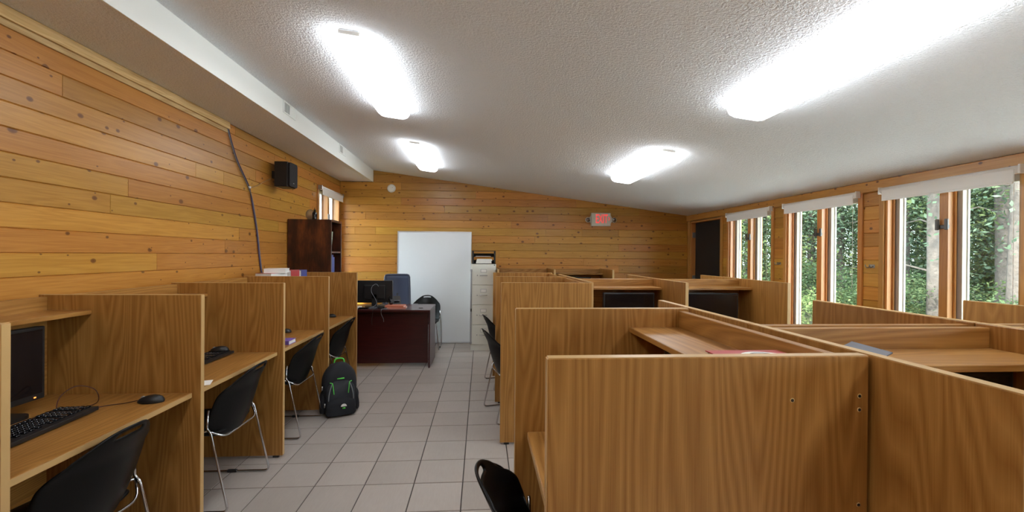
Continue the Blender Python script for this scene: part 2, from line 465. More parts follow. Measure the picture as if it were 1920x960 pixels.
# left wall with its window opening
WLY0, WLY1, WLZ0, WLZ1 = 6.27, 7.15, 1.0, 2.40
bm = bmesh.new(); xw0, xw1 = XL - .20, XL - TB
abox(bm, xw0, xw1, YF - .15, WLY0, -.15, 3.05); abox(bm, xw0, xw1, WLY1, YB + .15, -.15, 3.05)
abox(bm, xw0, xw1, WLY0, WLY1, -.15, WLZ0); abox(bm, xw0, xw1, WLY0, WLY1, WLZ1, 3.05)
wl_ = tag(finish('wall_left', bm, 'dark_gap'), kind='structure')
JL = {0: [5.0], 1: [2.553, 5.6], 2: [1.7, 4.6], 3: [3.669, 4.05, 6.0], 4: [1.9, 4.9], 5: [3.0, 5.7], 6: [2.865, 5.1], 7: [1.5, 4.3], 8: [4.076, 5.9], 9: [3.254, 5.3], 10: [2.2, 4.8], 11: [3.6]}
for r in range(-1, 21):
    z1 = min(2.564 - r * ROW, ZS); z0 = max(2.564 - (r + 1) * ROW, 0)
    if z1 - z0 < .01: continue
    cuts = [YF] + sorted(JL.get(r, [random.uniform(1.5, 3), random.uniform(4, 5.5)])) + [YB]
    for a, b in zip(cuts, cuts[1:]):
        segs = [(a, b)]
        if z1 > WLZ0 and z0 < WLZ1:
            segs = [s for s in ((a, min(b, WLY0)), (max(a, WLY1), b)) if s[1] - s[0] > .01]
        for s0, s1 in segs: board(wl_, s1 - s0, z1 - z0, loc=(XL - TB, s0, z0), rz=PI / 2)
# front wall behind the viewer
tag(box('wall_front', XL - .15, XR + .15, YF - .15, YF, -.15, 3.05, 'pine_wall', bev=0), kind='structure')

# right wall: three windows in view, two more towards the viewer, and the door
WIN = [(5.06, 5.97), (3.835, 4.80), (2.60, 3.575), (1.38, 2.345), (.15, 1.125), (-1.075, -.10), (-2.30, -1.325)]
WZ0, WZ1 = .62, 2.075
DY0, DY1, DZ1 = 6.19, 7.13, 2.05
bm = bmesh.new(); x0, x1 = XR + TB, XR + .17
ys = [(YF - .15, WIN[6][0])] + [(WIN[i][1], WIN[i - 1][0]) for i in (6, 5, 4, 3, 2, 1)] + [(WIN[0][1], DY0), (DY1, YB + .15)]
for a, b in ys: abox(bm, x0, x1, a, b, -.15, 2.5)
for a, b in WIN:
    abox(bm, x0, x1, a, b, -.15, WZ0); abox(bm, x0, x1, a, b, WZ1, 2.5)
abox(bm, x0, x1, DY0, DY1, DZ1, 2.5); abox(bm, x1 - .03, x1, DY0, DY1, -.15, DZ1)
wr_ = tag(finish('wall_right', bm, 'outside_siding'), kind='structure')
for a, b in ys:
    a, b = max(a, YF), min(b, YB)
    for r in range(0, 19):
        z1 = min(2.125, 2.183 - r * ROW); z0 = max(2.183 - (r + 1) * ROW, 0)
        if z1 - z0 > .01: board(wr_, b - a, z1 - z0, loc=(XR + TB, b, z0), rz=-PI / 2)
for a, b in WIN:
    for r in range(0, 6):
        z1 = WZ0 - r * ROW; z0 = max(z1 - ROW, 0)
        if z1 - z0 > .01: board(wr_, b - a, z1 - z0, loc=(XR + TB, b, z0), rz=-PI / 2)
# header board under the ceiling, over windows and door
bm = bmesh.new(); abox(bm, 0, 9.85, -.022, 0, 0, .095, .002)
tag(finish('trim_1', bm, 'pine_trim', loc=(XR + .001, YB, 2.068), rot=(0, 0, -PI / 2)), kind='structure')
# pale raw strip along the top of the left wall
bm = bmesh.new(); abox(bm, 0, 6.69, -.012, 0, 0, .034, .002)
t2 = tag(finish('trim_2', bm, 'raw_pine', loc=(XL, YF, 2.552), rot=(0, 0, PI / 2)), kind='structure')
bm = bmesh.new(); abox(bm, 0, 6.70, -.026, 0, .034, .096, .002)
finish('upper_strip', bm, 'raw_pine', t2)

# ------------------------------------------------------------------ windows
def window(name, y0, y1, lab=None):
    """double casement; built for the right wall (room on the -x side)"""
    W = empty(name, (XR, (y0 + y1) / 2, WZ0)); W['kind'] = 'structure'
    hy = (y1 - y0) / 2; H = WZ1 - WZ0; c = .045
    for s in (-1, 1):                                     # side casings on the wall face
        a, b = (hy, hy + c) if s > 0 else (-hy - c, -hy)
        box('casing', -.018, .0, a, b, -.10, H - .004, 'pine_trim_z', W)
    box('sill', -.05, .02, -hy - c, hy + c, -.03, 0, 'pine_trim', W)
    for s in (-1, 1):
        a, b = (hy - .022, hy) if s > 0 else (-hy, -hy + .022)
        box('jamb', 0, .165, a, b, 0, H, 'pine_trim_z', W)
    box('head_jamb', 0, .165, -hy + .022, hy - .022, H - .022, H, 'pine_trim', W)
    box('mullion', .0, .165, -.028, .036, 0, H - .022, 'pine_trim_z', W)
    for s in (-1, 1):
        a, b = (.036, hy - .022) if s > 0 else (-hy + .022, -.028)
        box('stop', .045, .06, b - .014, b, 0, H - .022, 'pine_trim_z', W)
        fr = empty('sash', (0, 0, 0)); fr.parent = W
        for (p, q) in ((a, a + .045), (b - .045, b)): box('stile', .066, .105, p, q, .0, H - .03, 'sash_taupe', fr)
        for (p, q) in ((.0, .05), (H - .08, H - .03)): box('rail', .066, .105, a + .045, b - .045, p, q, 'sash_taupe', fr)
        for (p, q) in ((a + .04, a + .052), (b - .052, b - .04)): box('glazing_bead', .105, .120, p, q, .04, H - .07, 'white_vinyl', fr, bev=.001)
        box('pane', .084, .090, a + .04, b - .04, .045, H - .075, 'window_glass', fr, bev=0)
    # sash lock on the mullion
    lk = box('lock_plate', -.010, 0, -.040, .046, 1.075, 1.105, 'lock_dark', W, bev=.003)
    for s in (-1, 1): box('lock_arm', -.026, -.008, .003 + s * .034 - .013, .003 + s * .034 + .013, 1.065, 1.150, 'lock_dark', lk, bev=.005)
    return W
def blind(y0, y1, label, zt=2.058, drop=.078, x=XR - .035, group='roller blinds'):
    B = empty('roller_blind', (x, (y0 + y1) / 2, zt), 0, label, 'blind', group)
    hy = (y1 - y0) / 2
    lathe('roll', [(.001, -hy), (.027, -hy), (.027, hy), (.001, hy)], 'blind_fabric', B, 16, axis='y')
    box('fabric', -.0275, -.0245, -hy + .03, hy - .03, -drop, 0, 'blind_fabric', B, bev=0)
    box('hem_bar', -.031, -.021, -hy + .03, hy - .03, -drop - .016, -drop, 'white_plastic', B, bev=.003)
    for s in (-1, 1): box('bracket', -.03, .036, s * hy - .006, s * hy + .006, -.032, .03, 'white_plastic', B, bev=.003)
    pts = [(-.034, -hy + .02, 0)] + [(-.034, -hy + .02, -.1 * k) for k in range(1, 10)]
    tube('chain', pts, .0016, 'white_plastic', B, 5)
    return B
for i, (a, b) in enumerate(WIN): window('window_%d' % (i + 1), a, b)
for (a, b), lab in zip(WIN, ['white roller blind over the window nearest the dark door', 'white roller blind over the middle of the three tall windows',
                             'white roller blind over the large window at the right edge', None, None]):
    if lab: blind(a - .02, b + .005, lab)
# left wall window beside the back corner
W = empty('window_8', (XL, (WLY0 + WLY1) / 2, WLZ0)); W['kind'] = 'structure'
hy = (WLY1 - WLY0) / 2; H = WLZ1 - WLZ0
for s in (-1, 1):
    box('casing', 0, .018, s * hy - .025, s * hy + .03, -.05, H + .03, 'pine_trim_z', W)
    box('jamb', -.19, 0, s * hy - .012, s * hy + .012, 0, H, 'pine_trim_z', W)
box('head_casing', 0, .02, -hy - .03, hy + .03, H - .02, H + .03, 'pine_trim', W)
box('mullion', -.15, .0, -.03, .03, 0, H, 'pine_trim_z', W)
box('sill', -.05, .05, -hy - .03, hy + .03, -.03, 0, 'pine_trim', W)
for s in (-1, 1):
    a, b = (.03, hy - .012) if s > 0 else (-hy + .012, -.03)
    fr = empty('sash', (0, 0, 0)); fr.parent = W
    for p, q in ((a, a + .035), (b - .035, b)): box('stile', -.12, -.08, p, q, 0, H, 'white_vinyl', fr)
    for p, q in ((0, .05), (H - .05, H)): box('rail', -.12, -.08, a + .035, b - .035, p, q, 'white_vinyl', fr)
    box('pane', -.103, -.097, a + .03, b - .03, .045, H - .045, 'window_glass', fr, bev=0)
box('lock_plate', 0, .012, -.03, .03, .98, 1.06, 'grey_metal', W, bev=.003)
B = empty('roller_blind', (XL + .05, (WLY0 + WLY1) / 2, 2.395), 0, 'narrow white roller blind over the window above the dark bookcase', 'blind', 'roller blinds')
lathe('roll', [(.001, -.47), (.026, -.47), (.026, .47), (.001, .47)], 'blind_fabric', B, 16, axis='y')
box('fabric', .022, .025, -.45, .45, -.09, 0, 'blind_fabric', B, bev=0)
box('hem_bar', .018, .029, -.45, .45, -.105, -.09, 'white_plastic', B, bev=.003)
for s in (-1, 1): box('bracket', -.03, .03, s * .47 - .006, s * .47 + .006, -.03, .03, 'steel', B, bev=.003)

# ------------------------------------------------------------------ dark door in the right wall
D = empty('door_1', (XR, (DY0 + DY1) / 2, 0)); D['kind'] = 'structure'
hd = (DY1 - DY0) / 2
box('leaf', .075, .115, -hd + .02, hd - .02, .008, DZ1 - .02, 'door_black', D)
for s in (-1, 1):
    box('jamb', 0, .13, s * hd - .02 if s > 0 else -hd, hd if s > 0 else -hd + .02, 0, DZ1, 'pine_trim_z', D)
    box('casing', -.018, 0, (hd - .004) if s > 0 else -hd - .055, hd + .055 if s > 0 else -hd + .004, 0, DZ1 + .014, 'pine_trim_z', D)
box('head_jamb', 0, .13, -hd + .02, hd - .02, DZ1 - .02, DZ1, 'pine_trim', D)
for z in (.25, 1.05, 1.78): box('hinge', .02, .074, hd - .024, hd - .020, z, z + .09, 'steel', D, bev=.001)

# ------------------------------------------------------------------ ceiling fixtures
TILT = math.atan(SLOPE)
def fixture(x, y, label):
    F = empty('ceiling_light', (x, y, zc(x)), 0, label, 'ceiling light', 'ceiling lights')
    F.rotation_euler = (0, -TILT, 0)
    L_ = .66
    bm = bmesh.new(); abox(bm, -.055, .055, -L_ + .05, L_ - .05, -.016, -.0005, .004); finish('housing', bm, 'white_plastic', F)
    bm = bmesh.new(); rings = []
    for k, (ins, z) in enumerate([(.004, -.016), (0, -.022), (.0, -.046), (.012, -.068), (.035, -.083), (.07, -.089)]):
        pl = rrect(-.135 + ins, .135 - ins, -L_ + ins, L_ - ins, max(.075 - ins, .01), 6)
        rings.append([bm.verts.new((p[0], p[1], z)) for p in pl])
    for A, B in zip(rings, rings[1:]):
        for i in range(len(A)): bm.faces.new((A[i], A[(i + 1) % len(A)], B[(i + 1) % len(A)], B[i]))
    bm.faces.new(rings[-1])
    bm.faces.new(rings[0]).material_index = 1  # lens top glows upward, added to light the ceiling
    finish('lens', bm, ['light_lens', 'added_uplight'], F, True)
    for s in (-1, 1): box('end_clip', -.06, .06, s * (L_ + .001) - .003, s * (L_ + .001) + .003, -.024, -.001, 'white_plastic', F, bev=.002)
    return F
LX, RX = -.745, 1.645
fixture(LX, 3.13, 'lit white ceiling light nearer the viewer, beside the white soffit')
fixture(LX, 5.50, 'lit white ceiling light farthest back, above the brown desk')
fixture(RX, 4.36, 'smaller of the two lit ceiling lights on the window side, near the exit sign')
fixture(RX, 1.96, 'huge lit ceiling light cut off by the top right corner')
fixture(LX, .78, 'lit ceiling light overhead, out of view on the soffit side')
fixture(RX, -.42, 'lit ceiling light overhead, out of view on the window side')
fixture(LX, -1.55, 'lit ceiling light behind the viewer')

# ------------------------------------------------------------------ study carrels
ZT, TH = 1.252, .028
def carrel(x, y, rz, Wd, D, label, left=True, right=True, dz=.76, inset=.045):
    """local: sitter at -y looking +y; x across (0..Wd outer), y depth (0..D)"""
    C = empty('study_carrel', (x, y, 0), rz, label, 'study carrel', 'oak study carrels')
    def panel(xa):
        p = box('side_panel', xa, xa + TH, 0, D, .016, ZT, 'oak_z', C, bev=.002)
        box('edge_band', xa + .0015, xa + TH - .0015, -.0012, .0004, .018, ZT - .002, 'oak_edge', p, bev=0)
        box('top_band', xa + .0015, xa + TH - .0015, .002, D - .002, ZT - .0005, ZT + .001, 'oak_edge', p, bev=0)
        for yy in (.03, D - .07): box('glide', xa + .003, xa + TH - .003, yy, yy + .04, 0, .016, 'black_plastic', p, bev=.001)
    if left: panel(0)
    if right: panel(Wd - TH)
    a, b = TH, Wd - TH
    bp = box('back_panel', a, b, D - .043, D - .015, .30, ZT - .010, 'oak_x', C, bev=.0015)
    box('desktop', a, b, inset, D - .043, dz - .028, dz, 'oak_x', C, bev=.003, seg=2)
    box('desk_edge', a + .001, b - .001, inset - .0012, inset + .0006, dz - .025, dz - .003, 'oak_edge', C, bev=0)
    box('shelf', a, b, D - .248, D - .043, 1.156, 1.176, 'oak_x', C, bev=.002)
    return C
# row against the pine wall (open towards the aisle)
PL = [1.378, 2.29, 3.202, 4.114, 5.026]; WL = .912
labs = ['left wall oak carrel nearest the viewer, with monitor and black keyboard', 'left wall oak carrel second from the viewer, with a white paper scrap',
        'left wall oak carrel with a purple book on the desk', 'left wall oak carrel farthest back, beside the dark bookcase']
for i in range(4):
    carrel(-1.41, PL[i] - .004, PI / 2, WL + (TH if i == 3 else TH), .765, labs[i], True, i == 3, inset=.042)
# near block
near_carrel = carrel(.14, 1.745, -PI / 2, .855, .712, 'nearest oak carrel right of the aisle, its plain side panel facing the viewer', inset=.05)
carrel(.86, .625, 0, .823, .71, 'oak carrel in the right foreground with a notebook on its shelf', True, True)
carrel(1.655 + .0285, .625, 0, .815, .71, 'oak carrel cut off by the right edge, beside the window', False, True)
carrel(.86 + .823, 2.048, PI, .823, .71, 'oak carrel back to back behind the foreground notebook carrel')
carrel(1.684 + .815, 2.048, PI, .815, .71, 'oak carrel by the large window with white papers on its shelf', True, False)
# middle block
carrel(.155, 4.25, -PI / 2, .925, .71, 'second oak carrel along the right side of the aisle', False, True)
carrel(.145, 5.19, -PI / 2, .94, .71, 'third oak carrel along the right side of the aisle, near the filing cabinet', True, True)
carrel(.868, 3.39, 0, .812, .71, 'middle oak carrel facing the viewer with a monitor, left of the pair', True, True)
carrel(1.652 + .0285, 3.39, 0, .868, .71, 'middle oak carrel facing the viewer with a monitor, right of the pair by the windows', False, True)
carrel(.868 + .812, 4.812, PI, .812, .71, 'oak carrel hidden behind the middle left monitor carrel')
carrel(1.681 + .868, 4.812, PI, .868, .71, 'oak carrel hidden behind the middle right monitor carrel', True, False)
# far block by the back wall
carrel(.238, 6.35, 0, .867, .72, 'farthest oak carrel beside the filing cabinet, against the back wall', True, True)
carrel(1.077 + .0285, 6.35, 0, .885, .72, 'farthest oak carrel below the exit sign, with a dark monitor', False, True)
# screw holes on the near side panel
for yy, zz in ((.535, 1.157), (.690, 1.164), (.690, 1.134), (.690, .925)):
    h = lathe('screw_hole', [(.0042, 0), (.0055, .0004), (.0042, .0008), (.001, .0006)], 'raw_pine', near_carrel, 12, (.855, yy - .0, zz), 'x')
    lathe('hole_shadow', [(.001, 0), (.0034, 0), (.0034, .0011), (.001, .0011)], 'dark_gap', h, 10, (.855, yy, zz), 'x')

# ------------------------------------------------------------------ chairs
def make_chair():
    C = empty('stacking_chair', (0, 0, 0))
    # shell back with a hand slot
    bm = bmesh.new(); nu, nv = 18, 22; V = []
    for j in range(nv + 1):
        v = j / nv; row = []
        for i in range(nu + 1):
            u = -1 + 2 * i / nu; s = max(0, (v - .45) / .55)
            hw = (.214 + .014 * math.sin(min(v / .4, 1) * PI / 2)) * (1 - .30 * s ** 3)
            z = .385 + .413 * v - .085 * (abs(u) ** 2.6) * s ** 1.5 + .045 * (abs(u) ** 3) * (1 - v) ** 2
            yy = -.185 - .095 * v - .035 * max(0, v - .7) / .3 + .085 * u * u + .030 * (1 - v) ** 4
            row.append(bm.verts.new((u * hw, yy, z)))
        V.append(row)
    for j in range(nv):
        for i in range(nu):
            if j == 20 and 6 <= i < 12: continue
            bm.faces.new((V[j][i], V[j][i + 1], V[j + 1][i + 1], V[j + 1][i]))
    o = finish('backrest', bm, 'chair_shell', C, True)
    md = o.modifiers.new('thick', 'SOLIDIFY'); md.thickness = .011; md.offset = 0
    md = o.modifiers.new('round', 'SUBSURF'); md.levels = 1; md.render_levels = 1
    # seat
    bm = bmesh.new(); V = []; n = 12
    for j in range(n + 1):
        row = []
        for i in range(n + 1):
            u, v = -1 + 2 * i / n, -1 + 2 * j / n
            x = u * math.sqrt(1 - v * v * .28) * .225; y = v * math.sqrt(1 - u * u * .28) * .215 + .045
            z = .440 - .016 * (1 - u * u) * (1 - v * v) - .03 * max(0, v - .55) ** 2 * 4
            row.append(bm.verts.new((x, y, z)))
        V.append(row)
    for j in range(n):
        for i in range(n): bm.faces.new((V[j][i], V[j][i + 1], V[j + 1][i + 1], V[j + 1][i]))
    o = finish('seat', bm, 'chair_shell', C, True)
    md = o.modifiers.new('thick', 'SOLIDIFY'); md.thickness = .018; md.offset = -1
    md = o.modifiers.new('round', 'SUBSURF'); md.levels = 1; md.render_levels = 1
    for s in (-1, 1):
        p = fillet([(s * .224, -.122, .575), (s * .231, -.118, .475), (s * .233, -.140, .452), (s * .238, -.240, .0075), (s * .238, .21, .0075), (s * .195, .17, .425), (s * .16, .17, .425)], .035, 5)
        tube('sled_leg', p, .0065, 'chrome', C, 8)
        tube('side_rail', [(s * .232, -.120, .462), (s * .205, .02, .424), (s * .195, .168, .423)], .0055, 'chrome', C, 6)
        box('glide', s * .238 - .009, s * .238 + .009, -.03, .03, 0, .018, 'black_plastic', C, bev=.003)
    tube('cross_bar', fillet([(-.232, -.120, .462), (-.17, -.185, .405), (.17, -.185, .405), (.232, -.120, .462)], .05, 4), .0055, 'chrome', C, 6)
    return C
proto = make_chair(); used = [False]
def chair(x, y, rz, label, group):
    o = proto if not used[0] else copy_tree(proto); used[0] = True
    o.location = (x, y, 0); o.rotation_euler = (0, 0, rz); tag(o, label, 'chair', group)
    return o
GL, GR = 'black chairs at the left wall carrels', 'black chairs at the aisle carrels'
chair(-1.655, 1.80, PI / 2 - .05, 'black shell chair in the left foreground, tucked at the carrel with the keyboard', GL)
chair(-1.65, 2.77, PI / 2, 'black shell chair with chrome sled legs at the second left wall carrel', GL)
chair(-1.645, 3.745, PI / 2, 'black shell chair with chrome sled legs just in front of the backpack', GL)
chair(-1.64, 4.66, PI / 2, 'black shell chair at the farthest left wall carrel, beyond the backpack', GL)
chair(.30, 1.36, -PI / 2 - .02, 'black shell chair with hand slot, bottom centre beside the near carrel', GR)
chair(.32, 3.98, -PI / 2 + .22, 'black shell chair at the second aisle carrel, in front of the filing cabinet', GR)
chair(.33, 4.90, -PI / 2 + .2, 'black shell chair mostly hidden at the third aisle carrel', GR)
chair(-.875, 6.84, PI, 'black shell chair against the whiteboard, behind the brown desk', None)

# ------------------------------------------------------------------ computers
def monitor(x, y, z, rz, label, wd=.47, ht=.30, mat='screen', stand=.07, group='black monitors in the carrels'):
    T = empty('monitor', (x, y, z), rz, label, 'monitor', group)
    z0 = stand; bm = bmesh.new()
    abox(bm, -wd / 2, wd / 2, -.018, .018, z0, z0 + ht, .006, 2); finish('casing', bm, 'black_plastic', T)
    box('screen', -wd / 2 + .014, wd / 2 - .014, -.0195, -.0175, z0 + .028, z0 + ht - .014, mat, T, bev=0)
    bm = bmesh.new(); abox(bm, -wd * .3, wd * .3, .018, .045, z0 + .05, z0 + ht - .06, .012, 2); finish('rear_bulge', bm, 'black_plastic', T)
    box('neck', -.035, .035, .02, .045, .012, z0 + .12, 'black_plastic', T, bev=.004)
    bm = bmesh.new(); aprism(bm, rrect(-.12, .12, -.085, .10, .04, 5), 0, .014, 'z'); finish('base', bm, 'black_plastic', T)
    box('power_light', wd / 2 - .05, wd / 2 - .042, -.0205, -.018, z0 + .011, z0 + .016, 'led_orange', T, bev=0)
    return T
def key_board(x, y, z, rz, label):
    K = empty('keyboard', (x, y, z), rz, label, 'keyboard', 'black keyboards')
    bm = bmesh.new(); abox(bm, -.225, .225, -.078, .078, .004, .022, .004, 2); finish('case', bm, 'black_plastic', K)
    kb = None; kw, kh = .019, .019
    rows = [(.056, 22), (.032, 22), (.0125, 22), (-.007, 22), (-.0265, 22), (-.046, 16)]
    bm = bmesh.new(); abox(bm, -.0078, .0078, -.0078, .0078, .021, .0285, .0018); me_o = None
    for ry, n in rows:
        x0 = -.21
        for i in range(n):
            if i in (15, 19) and n == 22: continue
            xx = x0 + i * .0196
            if n == 16:
                xx = [-.205, -.18, -.155, -.05, .03, .055, .08, .1, .125, .145, .165, .19, .207, -.105, -.075, -.02][i]
            if me_o is None:
                me_o = finish('key', bm, 'black_gloss', K); ko = me_o
            else:
                ko = link(bpy.data.objects.new('key', me_o.data), K)
            ko.location = (xx, ry, 0)
    for s in (-1, 1): box('foot', s * .18 - .02, s * .18 + .02, .05, .07, 0, .005, 'black_plastic', K, bev=.001)
    return K
def mouse(x, y, z, rz, label, cable=None):
    Q = empty('mouse', (x, y, z), rz, label, 'mouse', 'black computer mice')
    bm = bmesh.new(); bmesh.ops.create_uvsphere(bm, u_segments=16, v_segments=10, radius=1)
    for v in bm.verts:
        f = 1 - .18 * max(0, v.co.y); v.co.x *= .031 * f; v.co.y *= .057
        v.co.z = max(v.co.z, -.25) * (.030 if v.co.z > 0 else .02) * (1 - .22 * v.co.y / .057) + .0055
    finish('body', bm, 'black_plastic', Q, True)
    lathe('wheel', [(.001, -.004), (.009, -.004), (.009, .004), (.001, .004)], 'grey_metal', Q, 12, (0, .032, .0225), 'x')
    if cable: tube('cable', spline([(*p,) for p in cable], 6), .002, 'red_cable', Q, 6)
    return Q
monitor(-1.985, 1.865, .76, PI / 2, 'black monitor under the shelf of the left foreground carrel', .47, .325, stand=.045)
key_board(-1.755, 1.815, .76, PI / 2 + .06, 'black keyboard on the left foreground carrel desk')
mouse(-1.545, 2.145, .76, PI / 2 + .12, 'black mouse at the end of the left foreground desk', [(0, .052, .012), (-.005, .11, .003), (-.03, .17, .003), (-.09, .22, .003), (-.11, .29, .004), (-.05, .33, .055), (.02, .315, .085), (.065, .27, .055), (.03, .235, .006), (-.05, .255, .003), (-.10, .30, .003)])
key_board(-1.80, 2.93, .76, PI / 2, 'black keyboard on the second left wall desk, mostly behind the partition')
mouse(-1.80, 3.12, .785, PI / 2 + .2, 'black mouse resting on the keyboard of the second left wall desk')
mouse(-1.735, 3.97, .76, PI / 2, 'black mouse beside the purple book desk')
mouse(-1.66, 4.92, .76, PI / 2, 'black mouse on the farthest left wall desk')
monitor(1.345, 3.86, .76, 0, 'black monitor in the middle left carrel facing the viewer', .475, .31, stand=.06)
monitor(2.13, 3.86, .76, -.12, 'black monitor in the middle right carrel, nearer the windows', .475, .31, stand=.06)
monitor(1.50, 6.80, .76, 0, 'black monitor in the farthest carrel below the exit sign', .50, .30, stand=.06)
monitor(1.36, 1.20, .76, 0, 'black monitor under the shelf of the right foreground carrel', .47, .31, stand=.06)
monitor(.70, 1.33, .76, -PI / 2, 'black monitor under the shelf of the near aisle carrel', .47, .31, stand=.06)

# ------------------------------------------------------------------ back of the room: whiteboard, cabinet, desk, bookcase
WBd = empty('whiteboard', (-.768, 7.165, .005), 0, 'tall white dry erase board standing against the pine back wall', 'whiteboard')
WBd.rotation_euler = (-.022, 0, 0)
box('panel', -.595, .595, 0, .012, .02, 1.82, 'whiteboard', WBd, bev=0)
for a, b, c, d in ((-.605, -.590, 0, 1.838), (.590, .605, 0, 1.838)): box('frame_side', a, b, -.004, .016, c, d, 'aluminium', WBd)
for a, b in ((0, .018), (1.822, 1.838)): box('frame_rail', -.590, .590, -.004, .016, a, b, 'aluminium', WBd)

FC = empty('filing_cabinet', (.037, 6.62, 0), 0, 'cream four drawer metal filing cabinet beside the whiteboard', 'filing cabinet')
box('body', -.192, .192, .0, .59, .0, 1.32, 'cabinet_enamel', FC, bev=.003)
for i in range(4):
    z0 = .095 + i * .303
    d = box('drawer', -.178, .186, -.016, .0, z0, z0 + .296, 'cabinet_enamel', FC, bev=.003)
    for a, b, c, e in ((-.045, .045, .235, .24), (-.045, .045, .187, .192), (-.045, -.040, .192, .235), (.040, .045, .192, .235)):
        box('label_frame', a, b, -.020, -.015, z0 + c, z0 + e, 'grey_metal', d, bev=.001)
    box('label_card', -.040, .040, -.0175, -.0158, z0 + .192, z0 + .235, 'paper', d, bev=0)
    tube('handle', fillet([(-.055, -.016, z0 + .145), (-.055, -.040, z0 + .145), (.055, -.040, z0 + .145), (.055, -.016, z0 + .145)], .012, 3), .0055, 'chrome', d, 8)
    lathe('latch', [(.001, -.006), (.008, -.006), (.008, .004), (.001, .004)], 'grey_metal', d, 10, (-.095, -.018, z0 + .145), 'y')
lathe('lock', [(.001, -.01), (.009, -.01), (.009, .004), (.001, .004)], 'black_plastic', FC, 10, (.165, -.004, 1.303), 'y')
lb = box('locking_bar', -.199, -.176, -.032, -.018, .10, 1.24, 'grey_metal', FC, bev=.002)
box('padlock', -.194, -.176, -.046, -.034, .60, .645, 'black_plastic', lb, bev=.003)
for z in (.11, 1.21): box('hinge_clip', -.203, -.172, -.036, -.001, z, z + .03, 'grey_metal', lb, bev=.002)

TR = empty('letter_tray', (.04, 6.79, 1.32), 0, 'black stacking letter tray on top of the filing cabinet', 'letter tray')
for k in range(2):
    z = .005 + k * .105
    box('tier', -.165, .165, -.15, .15, z, z + .006, 'black_plastic', TR)
    for s in (-1, 1): box('side_wall', s * .165 - .004, s * .165 + .004, -.15, .15, z, z + .055, 'black_plastic', TR)
    box('rear_wall', -.161, .161, .142, .15, z + .006, z + .055, 'black_plastic', TR)
for s in (-1, 1):
    for y in (-.13, .13): box('post', s * .170 - .010, s * .170 + .010, y - .012, y + .012, 0, .205, 'black_plastic', TR)
box('top_tier', -.178, .178, -.155, .155, .195, .203, 'black_plastic', TR)
for i, (z, h, dx, mt, lab) in enumerate(((.011, .038, 0, 'paper', 'lower white paper stack in the bottom letter tray'), (.0495, .030, .008, 'paper', 'upper cream paper stack in the bottom letter tray'), (.116, .008, -.01, 'paper', 'thin white sheets in the upper letter tray'))):
    bm = bmesh.new()
    for q in range(3):
        zz = z + h * q / 3; abox(bm, -.12 + .003 * q, .118 - .002 * q, -.148 + .004 * q, .13, zz, zz + h / 3 - .0006)
    tag(finish('paper_stack', bm, mt, loc=(.04 + dx, 6.79, 1.32)), lab, 'paper', 'paper in the letter tray')

DK = empty('office_desk', (-1.195, 5.60, 0), 0, 'dark cherry office desk in front of the whiteboard', 'desk')
box('desktop', -.545, .545, 0, .66, .722, .75, 'cherry', DK, bev=.003)
box('modesty_panel', -.513, .510, .09, .11, .05, .722, 'cherry', DK)
for s in (-1, 1): box('end_panel', s * .54 - .016, s * .54 + .004 if s > 0 else s * .54 + .016, .02, .64, 0, .722, 'cherry', DK)
lathe('grommet', [(.001, 0), (.030, 0), (.030, .004), (.022, .005), (.001, .003)], 'black_plastic', DK, 20, (.40, .20, .75))

BC = empty('bookcase', (-2.05, 5.315, 0), 0, 'tall dark walnut bookcase against the left pine wall', 'bookcase')
bx0, bx1, by1, bh = -.25, .255, .385, 1.873
box('near_side', bx0, bx1, 0, .022, 0, bh, 'walnut', BC); box('far_side', bx0, bx1, by1 - .022, by1, 0, bh, 'walnut', BC)
box('back', bx0, bx0 + .012, .022, by1 - .022, .0, bh, 'walnut', BC)
for z in (.06, .42, .78, 1.13, 1.47): box('shelf', bx0 + .012, bx1 - .006, .022, by1 - .022, z, z + .020, 'walnut', BC)
box('top', bx0 + .012, bx1, .022, by1 - .022, bh - .028, bh, 'walnut', BC)
def book(name, x0, x1, y0, y1, z0, z1, mat, label, cat='book', group=None, spine='x', tilt=0, pages='paper'):
    """hard cover: page block between two boards and a spine"""
    cx, cy = (x0 + x1) / 2, (y0 + y1) / 2
    Bk = empty(name, (cx, cy, z0), 0, label, cat, group); Bk.rotation_euler = (tilt, 0, 0)
    a, b, c, d, h = x0 - cx, x1 - cx, y0 - cy, y1 - cy, z1 - z0; t = .0025
    if spine == 'zx':
        box('cover', a, b, c, d, 0, t, mat, Bk, bev=0); box('cover', a, b, c, d, h - t, h, mat, Bk, bev=0)
        box('spine', b - t, b, c, d, t, h - t, mat, Bk, bev=0); box('pages', a + .004, b - t, c + .004, d - .004, t, h - t, pages, Bk, bev=0)
    elif spine == 'z':                                      # lying flat, covers horizontal
        box('cover', a, b, c, d, 0, t, mat, Bk, bev=0); box('cover', a, b, c, d, h - t, h, mat, Bk, bev=0)
        box('spine', a, b, c, c + t, t, h - t, mat, Bk, bev=0) if cat != 'magazine' else None
        box('pages', a + .004, b - .004, c + (t if cat != 'magazine' else .002), d - .004, t, h - t, pages, Bk, bev=0)
    else:                                                 # standing, spine towards +x, covers facing y
        box('cover', a, b, c, c + t, 0, h, mat, Bk, bev=0); box('cover', a, b, d - t, d, 0, h, mat, Bk, bev=0)
        box('spine', b - t, b, c + t, d - t, 0, h, mat, Bk, bev=0)
        box('pages', a + .004, b - t, c + t, d - t, .003, h - .004, pages, Bk, bev=0)
    return Bk
GB = 'books in the dark bookcase'
yy = 5.341
